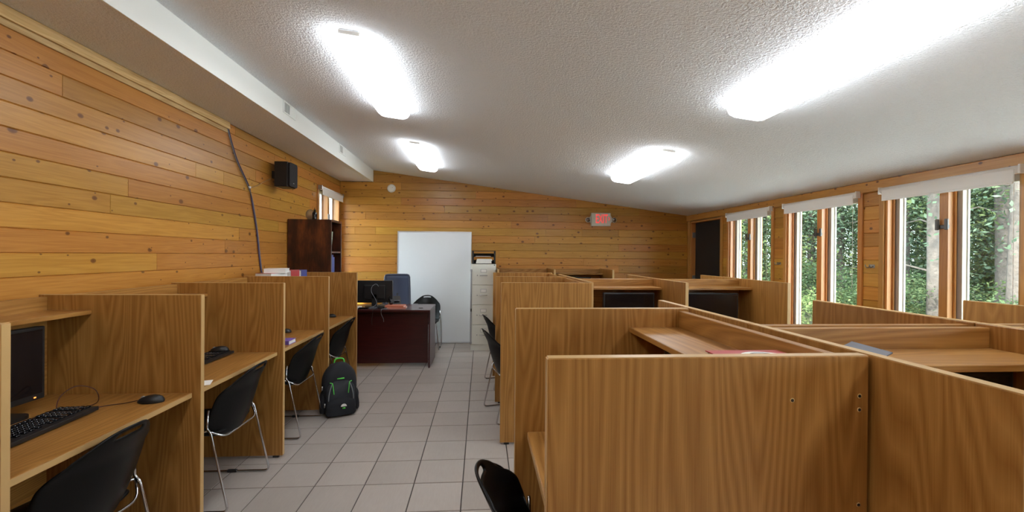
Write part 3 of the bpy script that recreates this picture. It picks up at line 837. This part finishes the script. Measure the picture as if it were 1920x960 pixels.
for th, h, mt, lab in ((.045, .30, 'green_cover', 'pale green binder standing in the dark bookcase'), (.03, .29, 'paper', 'white folder standing beside the pale green binder'),
                       (.022, .28, 'grey_cover', 'grey book standing in the dark bookcase'), (.05, .30, 'blue_cover', 'thick dark blue binder standing in the dark bookcase'),
                       (.04, .27, 'blue_cover', 'slimmer dark blue book, last in the dark bookcase row')):
    book('book', -2.05, -1.83, yy, yy + th, 1.15, 1.15 + h, mt, lab, 'book', GB); yy += th + .003
book('book', -2.03, -1.83, 5.40, 5.425, 1.498, 1.74, 'green_cover', 'green magazine leaning on the top shelf of the dark bookcase', 'book', GB, tilt=-.22)
book('book', -2.03, -1.84, 5.345, 5.372, 1.492, 1.76, 'paper', 'white magazine upright on the top shelf of the dark bookcase', 'book', GB)
# things on top of the bookcase
G = empty('hand_sanitizer_bottle', (-2.04, 5.45, bh), 0, 'small dark pump bottle standing on the dark bookcase', 'bottle')
lathe('bottle', [(.001, 0), (.026, 0), (.028, .01), (.028, .08), (.018, .10), (.012, .105), (.012, .118), (.001, .118)], 'black_gloss', G, 16)
lathe('pump', [(.001, .118), (.013, .118), (.013, .128), (.004, .13), (.004, .15), (.001, .15)], 'black_plastic', G, 12)
G = empty('desk_clock', (-2.10, 5.47, bh), -.3, 'round silver disc clock behind the dark pump bottle', 'clock')
lathe('dial', [(.001, -.004), (.058, -.004), (.060, 0), (.058, .006), (.001, .006)], 'aluminium', G, 28, (0, .0, .068), 'y')
bm = bmesh.new(); bmesh.ops.create_circle; atube(bm, [(.061 * math.cos(a * PI / 14), 0, .068 + .061 * math.sin(a * PI / 14)) for a in range(28)], .005, 6, closed=True); finish('rim', bm, 'steel', G, True)
box('stand', -.035, .035, -.02, .03, 0, .010, 'steel', G, bev=.003)

# desk things
monitor(-1.43, 5.96, .75, PI, 'black monitor on the cherry desk, its back to the viewer', .47, .30, stand=.055, group=None)
for i, (z0, z1, dx, rz, mt, lab) in enumerate(((.75, .772, 0, .04, 'pink_cover', 'lower pink hardcover book on the cherry desk'), (.772, .792, -.02, -.05, 'orange_cover', 'upper orange book on the cherry desk'))):
    b = book('book', -1.22 + dx, -.98 + dx, 5.70, 5.87, z0, z1, mt, lab, 'book', 'books on the cherry desk', 'z'); b.rotation_euler = (0, 0, rz)
Q = empty('desk_phone', (-1.16, 5.93, .75), .3, 'black angled desk phone beside the monitor on the cherry desk', 'phone')
bm = bmesh.new(); aprism(bm, [(-.08, 0), (.10, 0), (.10, .13), (.085, .14), (-.08, .03)], -.075, .075, 'x'); o = finish('base', bm, 'black_plastic', Q)
tube('handset', spline([(-.055, .10, .165), (-.065, .03, .125), (-.065, -.03, .085), (-.055, -.09, .055)], 5), [.02, .022, .016, .014, .013, .012, .012, .012, .012, .012, .013, .014, .016, .02, .023, .02], 'black_gloss', Q, 8)
box('keypad', -.01, .06, -.04, .06, .085, .089, 'grey_cover', Q, bev=.001).rotation_euler = (0, 0, 0)
for k, (pts, mt, lab) in enumerate((
        ([(-1.36, 5.93, 1.00), (-1.40, 5.90, 1.06), (-1.45, 5.89, 1.03), (-1.46, 5.88, .96), (-1.40, 5.86, .86), (-1.38, 5.83, .80), (-1.43, 5.78, .757)], 'grey_trim', 'thin grey cable looping behind the desk monitor'),
        ([(-1.24, 5.80, .83), (-1.32, 5.76, .80), (-1.35, 5.70, .758), (-1.36, 5.585, .757), (-1.37, 5.58, .70), (-1.38, 5.585, .62), (-1.375, 5.585, .56)], 'black_plastic', 'dark cable hanging over the front edge of the desk'),
        ([(-1.18, 5.72, .756), (-1.23, 5.66, .757), (-1.26, 5.588, .757), (-1.26, 5.58, .70), (-1.235, 5.585, .64), (-1.23, 5.585, .60)], 'grey_trim', 'grey cable end hanging from the cherry desk'))):
    tag(tube('cable', spline(pts, 6), .0035, mt, None, 6), lab, 'cable', 'cables on the cherry desk')
for x, y, wx, wy, h, rz, mt, lab in ((-1.60, 5.78, .09, .04, .028, .2, 'paper', 'crumpled white paper left of the desk monitor cables'), (-1.40, 5.74, .10, .04, .022, -.15, 'grey_cover', 'small grey adapter box on the cherry desk'),
                                     (-1.33, 5.80, .12, .05, .03, .1, 'black_plastic', 'black stapler on the cherry desk'), (-1.52, 5.72, .13, .05, .02, .05, 'black_gloss', 'black power brick at the front of the cherry desk')):
    P = empty('desk_item', (x, y, .75), rz, lab, 'office item'); P.name = {'paper': 'crumpled_paper', 'grey_cover': 'adapter_box', 'black_plastic': 'stapler', 'black_gloss': 'power_brick'}[mt]
    bm = bmesh.new(); abox(bm, -wx / 2, wx / 2, -wy / 2, wy / 2, 0, h * .6, .004, 2); finish('body', bm, mt, P)
    bm = bmesh.new(); abox(bm, -wx * .42, wx * .45, -wy * .36, wy * .36, h * .6, h, .004, 2); finish('upper', bm, mt, P)
# office chair
OC = empty('office_chair', (-1.28, 6.62, 0), PI + .12, 'navy mesh back office chair behind the cherry desk', 'chair')
def backpt(u, v):   # u -1..1, v 0..1
    hw = .205 * (1 - .10 * v)
    return Vector((u * hw, -.20 - .10 * v - .03 * math.sin(v * PI) + .045 * u * u, .58 + .56 * v))
per = []
for k in range(8): per.append(backpt(-.80 + 1.6 * k / 7, 1))
per += [backpt(.94, .985), backpt(1, .93)] + [backpt(1, .93 - .86 * k / 8) for k in range(1, 9)] + [backpt(.94, .015)]
per += [backpt(.80 - 1.6 * k / 7, 0) for k in range(8)] + [backpt(-.94, .015)] + [backpt(-1, .07 + .86 * k / 8) for k in range(9)] + [backpt(-.94, .985)]
bm = bmesh.new(); atube(bm, per, .014, 8, closed=True); finish('back_frame', bm, 'navy_frame', OC, True)
bm = bmesh.new(); V = [[bm.verts.new(backpt(-.97 + 1.94 * i / 12, .02 + .96 * j / 12)) for i in range(13)] for j in range(13)]
for j in range(12):
    for i in range(12): bm.faces.new((V[j][i], V[j][i + 1], V[j + 1][i + 1], V[j + 1][i]))
o = finish('mesh_back', bm, 'navy_mesh', OC, True); md = o.modifiers.new('thick', 'SOLIDIFY'); md.thickness = .006
tube('spine_bar', spline([(0, -.02, .43), (0, -.20, .44), (0, -.27, .56), (0, -.285, .85)], 5), .022, 'black_plastic', OC, 8)
bm = bmesh.new(); aprism(bm, rrect(-.24, .24, -.22, .26, .09, 5), .45, .52, 'z'); o = finish('seat', bm, 'black_fabric', OC); md = o.modifiers.new('round', 'BEVEL'); md.width = .02; md.segments = 3
for s in (-1, 1):
    tube('arm_post', fillet([(s * .20, .02, .46), (s * .28, .02, .47), (s * .285, .0, .67)], .05, 4), .014, 'black_plastic', OC, 8)
    bm = bmesh.new(); aprism(bm, rrect(s * .285 - .04, s * .285 + .04, -.13, .14, .035, 4), .67, .70, 'z'); finish('arm_pad', bm, 'black_plastic', OC)
lathe('gas_lift', [(.001, .09), (.03, .09), (.03, .28), (.018, .28), (.018, .45), (.001, .45)], 'black_plastic', OC, 14)
for k in range(5):
    a = 2 * PI * k / 5; c_, s_ = math.cos(a), math.sin(a)
    tube('star_leg', [(0, 0, .12), (.15 * c_, .15 * s_, .11), (.29 * c_, .29 * s_, .075)], [.026, .022, .016], 'black_plastic', OC, 8)
    lathe('caster', [(.001, -.02), (.026, -.02), (.03, -.012), (.03, .012), (.026, .02), (.001, .02)], 'black_plastic', OC, 14, (.30 * c_, .30 * s_, .03), 'y')

# ------------------------------------------------------------------ backpack
BP = empty('backpack', (-1.298, 4.09, 0), .42, 'black backpack with lime green trim standing on the tiles', 'backpack')
def bag(name, hw, hd, h, z0, yc, mat, ex=3.2, top=1.0, n=20, nz=14, lean=0, parent=BP):
    bm = bmesh.new(); R = []
    for j in range(nz + 1):
        t = j / nz; zz = z0 + h * t
        s = (1 - max(0, (t - .55) / .45) ** 2.6 * .72 * top) * (1 - .12 * max(0, (.12 - t) / .12))
        ring = []
        for k in range(n):
            a = 2 * PI * k / n; c_, s_ = math.cos(a), math.sin(a)
            x = math.copysign(abs(c_) ** (2 / ex), c_) * hw * s; y = math.copysign(abs(s_) ** (2 / ex), s_) * hd * (s * .6 + .4 * s)
            ring.append(bm.verts.new((x + .004 * math.sin(9 * t + k), yc + y + lean * t, zz)))
        R.append(ring)
    for A, B in zip(R, R[1:]):
        for k in range(n): bm.faces.new((A[k], A[(k + 1) % n], B[(k + 1) % n], B[k]))
    bm.faces.new(R[0]); bm.faces.new(R[-1])
    o = finish(name, bm, mat, parent, True); md = o.modifiers.new('round', 'SUBSURF'); md.levels = 1; md.render_levels = 1
    return o
bag('body', .155, .105, .46, .0, 0, 'backpack_cloth', lean=.03)
bag('front_pocket', .130, .06, .33, .015, -.075, 'backpack_panel', lean=.035)
bag('lower_pocket', .128, .035, .16, .012, -.118, 'backpack_cloth', lean=.01)
for s in (-1, 1):
    bag('side_pocket', .022, .07, .19, .02, 0, 'backpack_cloth').location = (s * .145, 0, 0)
    tube('grey_piping', spline([(s * .105, -.130, .15), (s * .102, -.128, .20), (s * .088, -.120, .26), (s * .070, -.108, .305)], 5), .0055, 'grey_trim', BP, 6)
    tube('lime_piping', spline([(s * .060, -.135, .21), (s * .066, -.131, .26), (s * .072, -.112, .300), (s * .092, -.098, .306)], 5), .004, 'lime_trim', BP, 6)
    tube('shoulder_strap', spline([(s * .06, .10, .42), (s * .075, .15, .34), (s * .09, .155, .2), (s * .12, .12, .06)], 5), .018, 'backpack_cloth', BP, 8)
tube('haul_loop', spline([(-.045, .035, .445), (-.03, .04, .485), (.03, .04, .485), (.045, .035, .445)], 5), .007, 'lime_trim', BP, 8)
tube('zipper_pull', [(-.15, -.05, .27), (-.152, -.055, .235)], .006, 'steel', BP, 6)
tube('zipper_pull', [(-.133, -.105, .13), (-.135, -.11, .095)], .006, 'steel', BP, 6)
tube('lime_mark', [(-.03, -.094, .335), (.03, -.094, .335)], .006, 'lime_trim', BP, 6)
bm = bmesh.new(); aprism(bm, [(.025 * math.cos(PI * k / 8), .022 * math.sin(PI * k / 8)) for k in range(9)], -.004, .004, 'y')
finish('reflective_patch', bm, 'paper', BP, loc=(.02, -.158, .10))
tube('lime_tab', [(.008, -.158, .085), (.032, -.158, .085)], .007, 'lime_trim', BP, 6)

# ------------------------------------------------------------------ wall and ceiling fittings
SP = empty('wall_speaker', (-2.17, 4.965, 2.19), 0, 'black box loudspeaker mounted high on the left pine wall', 'speaker')
bm = bmesh.new(); abox(bm, -.08, .06, -.105, .105, 0, .275, .008, 2); finish('cabinet', bm, 'black_plastic', SP)
bm = bmesh.new(); aprism(bm, rrect(-.100, .100, .006, .269, .03, 5), .06, .082, 'x'); finish('grille', bm, 'black_fabric', SP)
box('badge', .082, .084, -.012, .012, .045, .053, 'aluminium', SP, bev=0)
box('bracket', -.14, -.08, -.03, .03, .10, .18, 'black_plastic', SP)
cpts = [(XL + .008, 4.10, 2.60), (XL + .008, 4.16, 2.48), (XL + .010, 4.245, 2.34), (XL + .010, 4.36, 2.22), (XL + .010, 4.46, 2.115), (XL + .010, 4.50, 2.0), (XL + .010, 4.60, 1.70), (XL + .010, 4.655, 1.45), (XL + .012, 4.703, 1.25), (XL + .06, 4.72, 1.0)]
CB = empty('wall_cable', (0, 0, 0), 0, 'purple and brown cable bundle running down the left pine wall', 'cable')
tube('purple_strand', spline(cpts, 6), .006, 'purple_cable', CB, 6)
tube('grey_strand', spline([(p[0] + .004, p[1] - .02, p[2] - .01) for p in cpts[:5]] + [(p[0] + .006, p[1] + .006, p[2]) for p in cpts[5:]], 6), .005, 'grey_trim', CB, 6)
lathe('cable_tie', [(.001, -.01), (.013, -.01), (.013, .01), (.001, .01)], 'white_plastic', CB, 10, (XL + .013, 4.46, 2.115))
tag(tube('speaker_wire', spline([(XL + .006, 4.47, 2.11), (XL + .005, 4.60, 2.15), (XL + .005, 4.76, 2.22), (XL + .01, 4.90, 2.28)], 5), .005, 'tan_cable', None, 6), 'thin tan wire from the cable bundle to the wall speaker', 'cable')

def vent(y, label):
    V_ = empty('air_vent', (XS, y, 2.783), 0, label, 'vent', 'vents in the white soffit face')
    for a, b, c, d in ((-.13, .13, .042, .055), (-.13, .13, -.055, -.042), (-.13, -.115, -.042, .042), (.115, .13, -.042, .042)):
        box('frame', 0, .008, a, b, c, d, 'white_paint', V_)
    box('damper_opening', 0, .002, -.115, .0, -.042, .042, 'grey_cover', V_, bev=0); box('blank_half', 0, .005, .0, .115, -.042, .042, 'white_paint', V_, bev=0)
    for k in range(5): box('louver', .001, .007, -.112 + k * .022, -.108 + k * .022, -.040, .040, 'white_paint', V_, bev=0)
vent(4.13, 'air vent in the white soffit face nearer the viewer')
vent(5.66, 'air vent in the white soffit face nearer the back wall')

SD = empty('smoke_detector', (-1.485, YB, 2.545), 0, 'round white smoke detector high on the back wall', 'smoke detector')
lathe('base', [(.001, 0), (.068, 0), (.068, -.012), (.001, -.012)], 'white_plastic', SD, 28, axis='y')
lathe('cover', [(.001, -.012), (.062, -.012), (.060, -.028), (.045, -.036), (.001, -.038)], 'white_plastic', SD, 28, axis='y')
lathe('test_button', [(.001, -.036), (.008, -.036), (.008, -.040), (.001, -.040)], 'cream_plastic', SD, 12, (.02, 0, .01), 'y')

EX = empty('exit_sign', (2.022, YB, 2.078), 0, 'cream exit sign with red letters high on the pine back wall', 'exit sign')
box('housing', -.168, .168, -.048, 0, -.112, .112, 'cream_plastic', EX, bev=.008, seg=2)
box('face', -.152, .152, -.051, -.047, -.10, .10, 'cream_plastic', EX, bev=.002)
fc = bpy.data.curves.new('letters', 'FONT'); fc.body = 'EXIT'; fc.size = .205; fc.extrude = .002; fc.align_x = 'CENTER'; fc.align_y = 'CENTER'; fc.offset = .0015
tmp = bpy.data.objects.new('letters', fc); COL.objects.link(tmp); bpy.context.view_layer.update()
lm = bpy.data.meshes.new_from_object(tmp.evaluated_get(bpy.context.evaluated_depsgraph_get())); bpy.data.objects.remove(tmp)
xs_ = [v.co.x for v in lm.vertices]; ys_ = [v.co.y for v in lm.vertices]
cx_, cy_ = (max(xs_) + min(xs_)) / 2, (max(ys_) + min(ys_)) / 2; sx_, sy_ = .205 / (max(xs_) - min(xs_)), .148 / (max(ys_) - min(ys_))
for v in lm.vertices: v.co.x = (v.co.x - cx_) * sx_; v.co.y = (v.co.y - cy_) * sy_
lm.materials.clear(); lm.materials.append(M['exit_red'])
lo = link(bpy.data.objects.new('letters', lm), EX); lo.location = (.012, -.0525, .012); lo.rotation_euler = (PI / 2, 0, 0)
bm = bmesh.new(); aprism(bm, [(0, .028), (.013, .028), (.034, 0), (.013, -.028), (0, -.028), (.021, 0)], -.002, .002, 'y'); finish('chevron', bm, 'exit_red', EX, loc=(.120, -.0525, .012))
for s in (-1, 1):
    bm = bmesh.new(); aprism(bm, [(s * .165, .075), (s * .19, .035), (s * .19, -.035), (s * .165, -.075)], -.04, -.005, 'y'); finish('side_bracket', bm, 'cream_plastic', EX)
    h = lathe('lamp_head', [(.001, .03), (.022, .03), (.040, .012), (.044, -.018), (.044, -.024), (.001, -.024)], 'cream_plastic', EX, 20, (0, 0, 0), 'y')
    h.location = (s * .222, -.035, -.01); h.rotation_euler = (0, 0, s * .25)
    lathe('reflector', [(.037, -.0245), (.030, -.014), (.012, -.008), (.001, -.008)], 'chrome', h, 18, axis='y')
    lathe('bulb', [(.001, -.026), (.010, -.024), (.012, -.012), (.001, -.008)], 'black_gloss', h, 12, axis='y')

for y, lab in ((3.70, 'metal coat hook on the pine strip beside the large window'), (4.93, 'metal coat hook on the pine strip between the farther windows')):
    Hk = empty('coat_hook', (XR, y, 1.385), 0, lab, 'coat hook', 'coat hooks between windows')
    box('plate', -.004, 0, -.030, .030, -.012, .020, 'steel', Hk, bev=.002)
    for s in (-1, 1): tube('prong', spline([(-.003, s * .015, .005), (-.03, s * .017, -.010), (-.045, s * .02, .004), (-.045, s * .021, .018)], 5), .004, 'steel', Hk, 6)

# ------------------------------------------------------------------ loose things on carrels
Bk = book('book', .60, .80, .935, 1.115, 1.176, 1.216, 'red_cover', 'red boxed book with a white oval on the near carrel shelf', 'book', None, 'z')
bm = bmesh.new(); aprism(bm, [(.062 * math.cos(2 * PI * k / 28), .058 * math.sin(2 * PI * k / 28)) for k in range(28)], .0401, .0408, 'z'); finish('oval_print', bm, 'paper', Bk, loc=(.02, .01, 0))
for rr in (.045, .030):
    bm = bmesh.new(); atube(bm, [(.02 + rr * math.cos(2 * PI * k / 24), .01 + rr * .9 * math.sin(2 * PI * k / 24), .0409) for k in range(24)], .0012, 4, closed=True); finish('print_ring', bm, 'grey_cover', Bk)
NB = empty('spiral_notebook', (1.005, 1.165, 1.176), -.12, 'spiral notebook with yellow pages curling on the right foreground shelf', 'notebook')
def curl(name, z, mat, x1, lift):
    bm = bmesh.new(); n = 14
    A = []; 
    for i in range(n + 1):
        t = i / n; x = -.10 + (x1 + .10) * t; zz = z + lift * max(0, (t - .6) / .4) ** 2
        A.append([bm.verts.new((x, y, zz + q)) for y in (-.07, .08) for q in (0, .003)])
    for a, b in zip(A, A[1:]):
        bm.faces.new((a[1], a[3], b[3], b[1])); bm.faces.new((a[0], b[0], b[2], a[2])); bm.faces.new((a[0], a[1], b[1], b[0])); bm.faces.new((a[2], b[2], b[3], a[3]))
    bm.faces.new((A[0][0], A[0][2], A[0][3], A[0][1])); bm.faces.new((A[-1][0], A[-1][1], A[-1][3], A[-1][2]))
    return finish(name, bm, mat, NB)
curl('back_cover', 0, 'paper', .128, .004); curl('pages', .004, 'yellow_cover', .10, .014); curl('front_cover', .009, 'grey_cover', .108, .026)
for k in range(11):
    bm = bmesh.new(); atube(bm, [(-.09 + k * .019, .082 + .008 * math.cos(a * PI / 5), .008 + .009 * math.sin(a * PI / 5)) for a in range(10)], .0012, 4, closed=True); finish('coil', bm, 'steel', NB, True)
book('book', 1.93, 2.17, 1.40, 1.60, 1.176, 1.202, 'paper', 'white book lying on the shelf by the large window', 'book', None, 'z')
book('book', 2.20, 2.40, 1.40, 1.585, 1.176, 1.216, 'grey_cover', 'pale grey binder lying beside the white book by the window', 'book', None, 'z')
book('book', -1.60, -1.47, 3.43, 3.56, .76, .790, 'purple_cover', 'small purple book with white pages on the third left wall desk', 'book', None, 'z')
bm = bmesh.new(); abox(bm, -.045, .045, -.05, .05, 0, .0012); tag(finish('paper_scrap', bm, 'paper', loc=(-1.50, 2.44, .7602), rot=(0, 0, .4)), 'white paper scrap on the second left wall desk edge', 'paper')
GM = 'magazines on the left wall carrel shelf'
for k, (x0, x1, y0, y1, z0, z1, mt, rz, lab) in enumerate((
        (-2.10, -1.91, 4.22, 4.50, 1.176, 1.235, 'paper', .1, 'thick white paperback at the bottom of the magazine pile'),
        (-2.10, -1.93, 4.20, 4.44, 1.235, 1.275, 'red_cover', -.2, 'red magazine lying in the pile on the left wall carrel'),
        (-2.09, -1.90, 4.26, 4.50, 1.275, 1.315, 'paper', .25, 'white magazine on top of the pile on the left wall carrel'),
        (-2.07, -1.92, 4.52, 4.72, 1.176, 1.292, 'red_cover', .0, 'thick red book standing between white magazines and blue book'),
        (-2.05, -1.91, 4.73, 4.90, 1.176, 1.285, 'blue_cover', .05, 'thick dark blue book at the end of the magazine pile'))):
    b = book('book' if k > 2 else 'magazine', x0, x1, y0, y1, z0, z1, mt, lab, 'book' if k > 2 else 'magazine', GM, 'zx' if k > 2 else 'z'); b.rotation_euler = (0, 0, rz)

# ------------------------------------------------------------------ outdoors
GZ = -.35
bm = bmesh.new(); n = 26
V = [[bm.verts.new((-40 + 110 * i / n, -30 + 110 * j / n, GZ + (.35 * math.sin(i * 1.7 + j) if (i > 12 or i < 7) else 0) )) for i in range(n + 1)] for j in range(n + 1)]
for j in range(n):
    for i in range(n): bm.faces.new((V[j][i], V[j][i + 1], V[j + 1][i + 1], V[j + 1][i]))
tag(finish('ground', bm, 'ground_leaf_litter', None, True), kind='structure')
bm = bmesh.new(); aprism(bm, [(XR + .2, -12), (8.4, -12), (8.0, 2), (7.6, 6), (6.2, 8.2), (XR + .2, 8.6)], GZ - .5, GZ + .02, 'z')  # unseen pale apron, added to bounce daylight up to the ceiling
tag(finish('bounce_apron', bm, 'bounce_gravel'), kind='structure')
def leaf_cloud(name, mat, n, rad, zlo, zhi, size, clumps, shape, rnd):
    verts, faces = [], []
    cl = []
    for _ in range(clumps):
        t = rnd.random(); z = zlo + (zhi - zlo) * t; rr = rad * shape(t) * math.sqrt(rnd.random()); a = rnd.random() * 2 * PI
        cl.append((rr * math.cos(a), rr * math.sin(a), z))
    for i in range(n):
        c = cl[i % clumps]; s = rad * .20
        p = Vector((c[0] + rnd.gauss(0, s), c[1] + rnd.gauss(0, s), c[2] + rnd.gauss(0, s * .45)))
        d = Vector((rnd.gauss(0, 1), rnd.gauss(0, 1), rnd.gauss(-.2, .5))).normalized(); e = d.cross(Vector((rnd.gauss(0, .5), rnd.gauss(0, .5), 1))).normalized()
        q = size * rnd.uniform(.6, 1.3); k = len(verts)
        verts += [p - d * q * .5, p + e * q * .28, p + d * q * .5, p - e * q * .28]; faces.append((k, k + 1, k + 2, k + 3))
    me = bpy.data.meshes.new(name); me.from_pydata(verts, [], faces); me.materials.append(M[mat]); return me
def trunk_mesh(h, r, rnd, branches):
    bm = bmesh.new(); bx, by = rnd.gauss(0, .25), rnd.gauss(0, .25)
    pts = [(bx * (k / 8) ** 2 + .05 * math.sin(k), by * (k / 8) ** 2, -.2 + (h + .2) * k / 8) for k in range(9)]
    atube(bm, pts, [r * (1.25 if k == 0 else 1 - .085 * k) for k in range(9)], 10)
    me = bpy.data.meshes.new('trunk'); 
    bs = []
    for _ in range(branches):
        z = rnd.uniform(1.0, h * .9); a = rnd.random() * 2 * PI; L_ = rnd.uniform(.8, 2.0); t = z / h
        c = (bx * t * t, by * t * t)
        bs.append([(c[0], c[1], z), (c[0] + L_ * .5 * math.cos(a), c[1] + L_ * .5 * math.sin(a), z + .15), (c[0] + L_ * math.cos(a + .2), c[1] + L_ * math.sin(a + .2), z + .05)])
    for b in bs: atube(bm, b, [r * .16, r * .10, r * .04], 5)
    bm.to_mesh(me); bm.free(); me.materials.append(M['bark'])
    for p in me.polygons: p.use_smooth = True
    return me
rnd = random.Random(11)
crowns = [leaf_cloud('foliage', 'leaf_dark', 9000, 2.6, 2.6, 9.5, .085, 60, lambda t: .35 + .65 * math.sin(PI * min(1, t * .9 + .1)), rnd),
          leaf_cloud('foliage', 'leaf_blue', 9000, 2.3, 1.6, 10, .075, 70, lambda t: 1.05 - .75 * t, rnd),
          leaf_cloud('foliage', 'leaf_light', 8000, 2.8, 2.6, 8.5, .09, 50, lambda t: .5 + .5 * math.sin(PI * t), rnd)]
trunks = [trunk_mesh(10, .15, rnd, 10), trunk_mesh(10, .11, rnd, 14), trunk_mesh(10, .19, rnd, 8)]
shrubs = [leaf_cloud('foliage', 'leaf_light', 3000, 1.0, .05, 1.2, .07, 26, lambda t: 1 - .5 * t, rnd), leaf_cloud('foliage', 'leaf_dark', 3000, 1.0, .05, 1.3, .07, 26, lambda t: 1 - .5 * t, rnd)]
under = [leaf_cloud('foliage', 'leaf_blue', 9000, 2.4, .2, 5.5, .10, 70, lambda t: 1 - .45 * t, rnd), leaf_cloud('foliage', 'leaf_light', 9000, 2.4, .2, 5.0, .10, 70, lambda t: 1 - .5 * t, rnd)]
TL = ['slender dark green tree in the woods outside the right windows', 'blue green evergreen in the woods outside the right windows', 'bright green thick trunked tree in the woods outside the right windows']
spots = []
for band, (r0, r1, cnt) in enumerate(((10.0, 12.5, 5), (12.5, 17, 7), (17, 23, 10), (23, 32, 14), (32, 46, 18))):
    for k in range(cnt):
        t = (k + rnd.uniform(.15, .85)) / cnt; ang = math.radians(24 + 42 * t)     # from +x towards +y
        rr = rnd.uniform(r0, r1); spots.append((.5 + rr * math.cos(ang), rr * math.sin(ang)))
for k, (x, y) in enumerate(spots):
    if x < 6.0: continue
    v = [0, 1, 2, 0, 1][k % 5] if k >= 5 else [2, 0, 1][k % 3]
    T = empty('tree', (x, y, GZ), rnd.random() * 6.28, TL[v], 'tree', 'woods outside the right windows: ' + ['dark green', 'blue green', 'bright green'][v])
    s = rnd.uniform(.85, 1.25); T.scale = (s, s, s * rnd.uniform(.95, 1.25))
    link(bpy.data.objects.new('trunk', trunks[v]), T); link(bpy.data.objects.new('foliage', crowns[v]), T)
for k in range(17):
    t = (k + rnd.random()) / 17; ang = math.radians(24 + 42 * t); rr = rnd.uniform(9, 15)
    x, y = .5 + rr * math.cos(ang), rr * math.sin(ang)
    if x < 5.2: continue
    v = k % 2
    S = empty('shrub', (x, y, GZ), rnd.random() * 6, ['light leafed shrub under the trees outside the windows', 'dark leafed shrub under the trees outside the windows'][v], 'shrub', ['light', 'dark'][v] + ' shrubs outside the windows')
    s = rnd.uniform(.7, 1.2); S.scale = (s, s, s); link(bpy.data.objects.new('foliage', shrubs[v]), S)
for k in range(32):
    t = ((k % 16) + rnd.random()) / 16; ang = math.radians(24 + 42 * t); rr = rnd.uniform(15, 22) if k < 16 else rnd.uniform(24, 38)
    x, y = .5 + rr * math.cos(ang), rr * math.sin(ang)
    v = k % 2
    S = empty('young_tree', (x, y, GZ), rnd.random() * 6, ['low grey green young tree filling the woods outside the windows', 'low bright green young tree filling the woods outside the windows'][v], 'tree', ['grey green', 'bright green'][v] + ' young trees outside the windows')
    s = rnd.uniform(.8, 1.25); S.scale = (s, s, s); link(bpy.data.objects.new('foliage', under[v]), S); link(bpy.data.objects.new('trunk', trunks[1]), S)
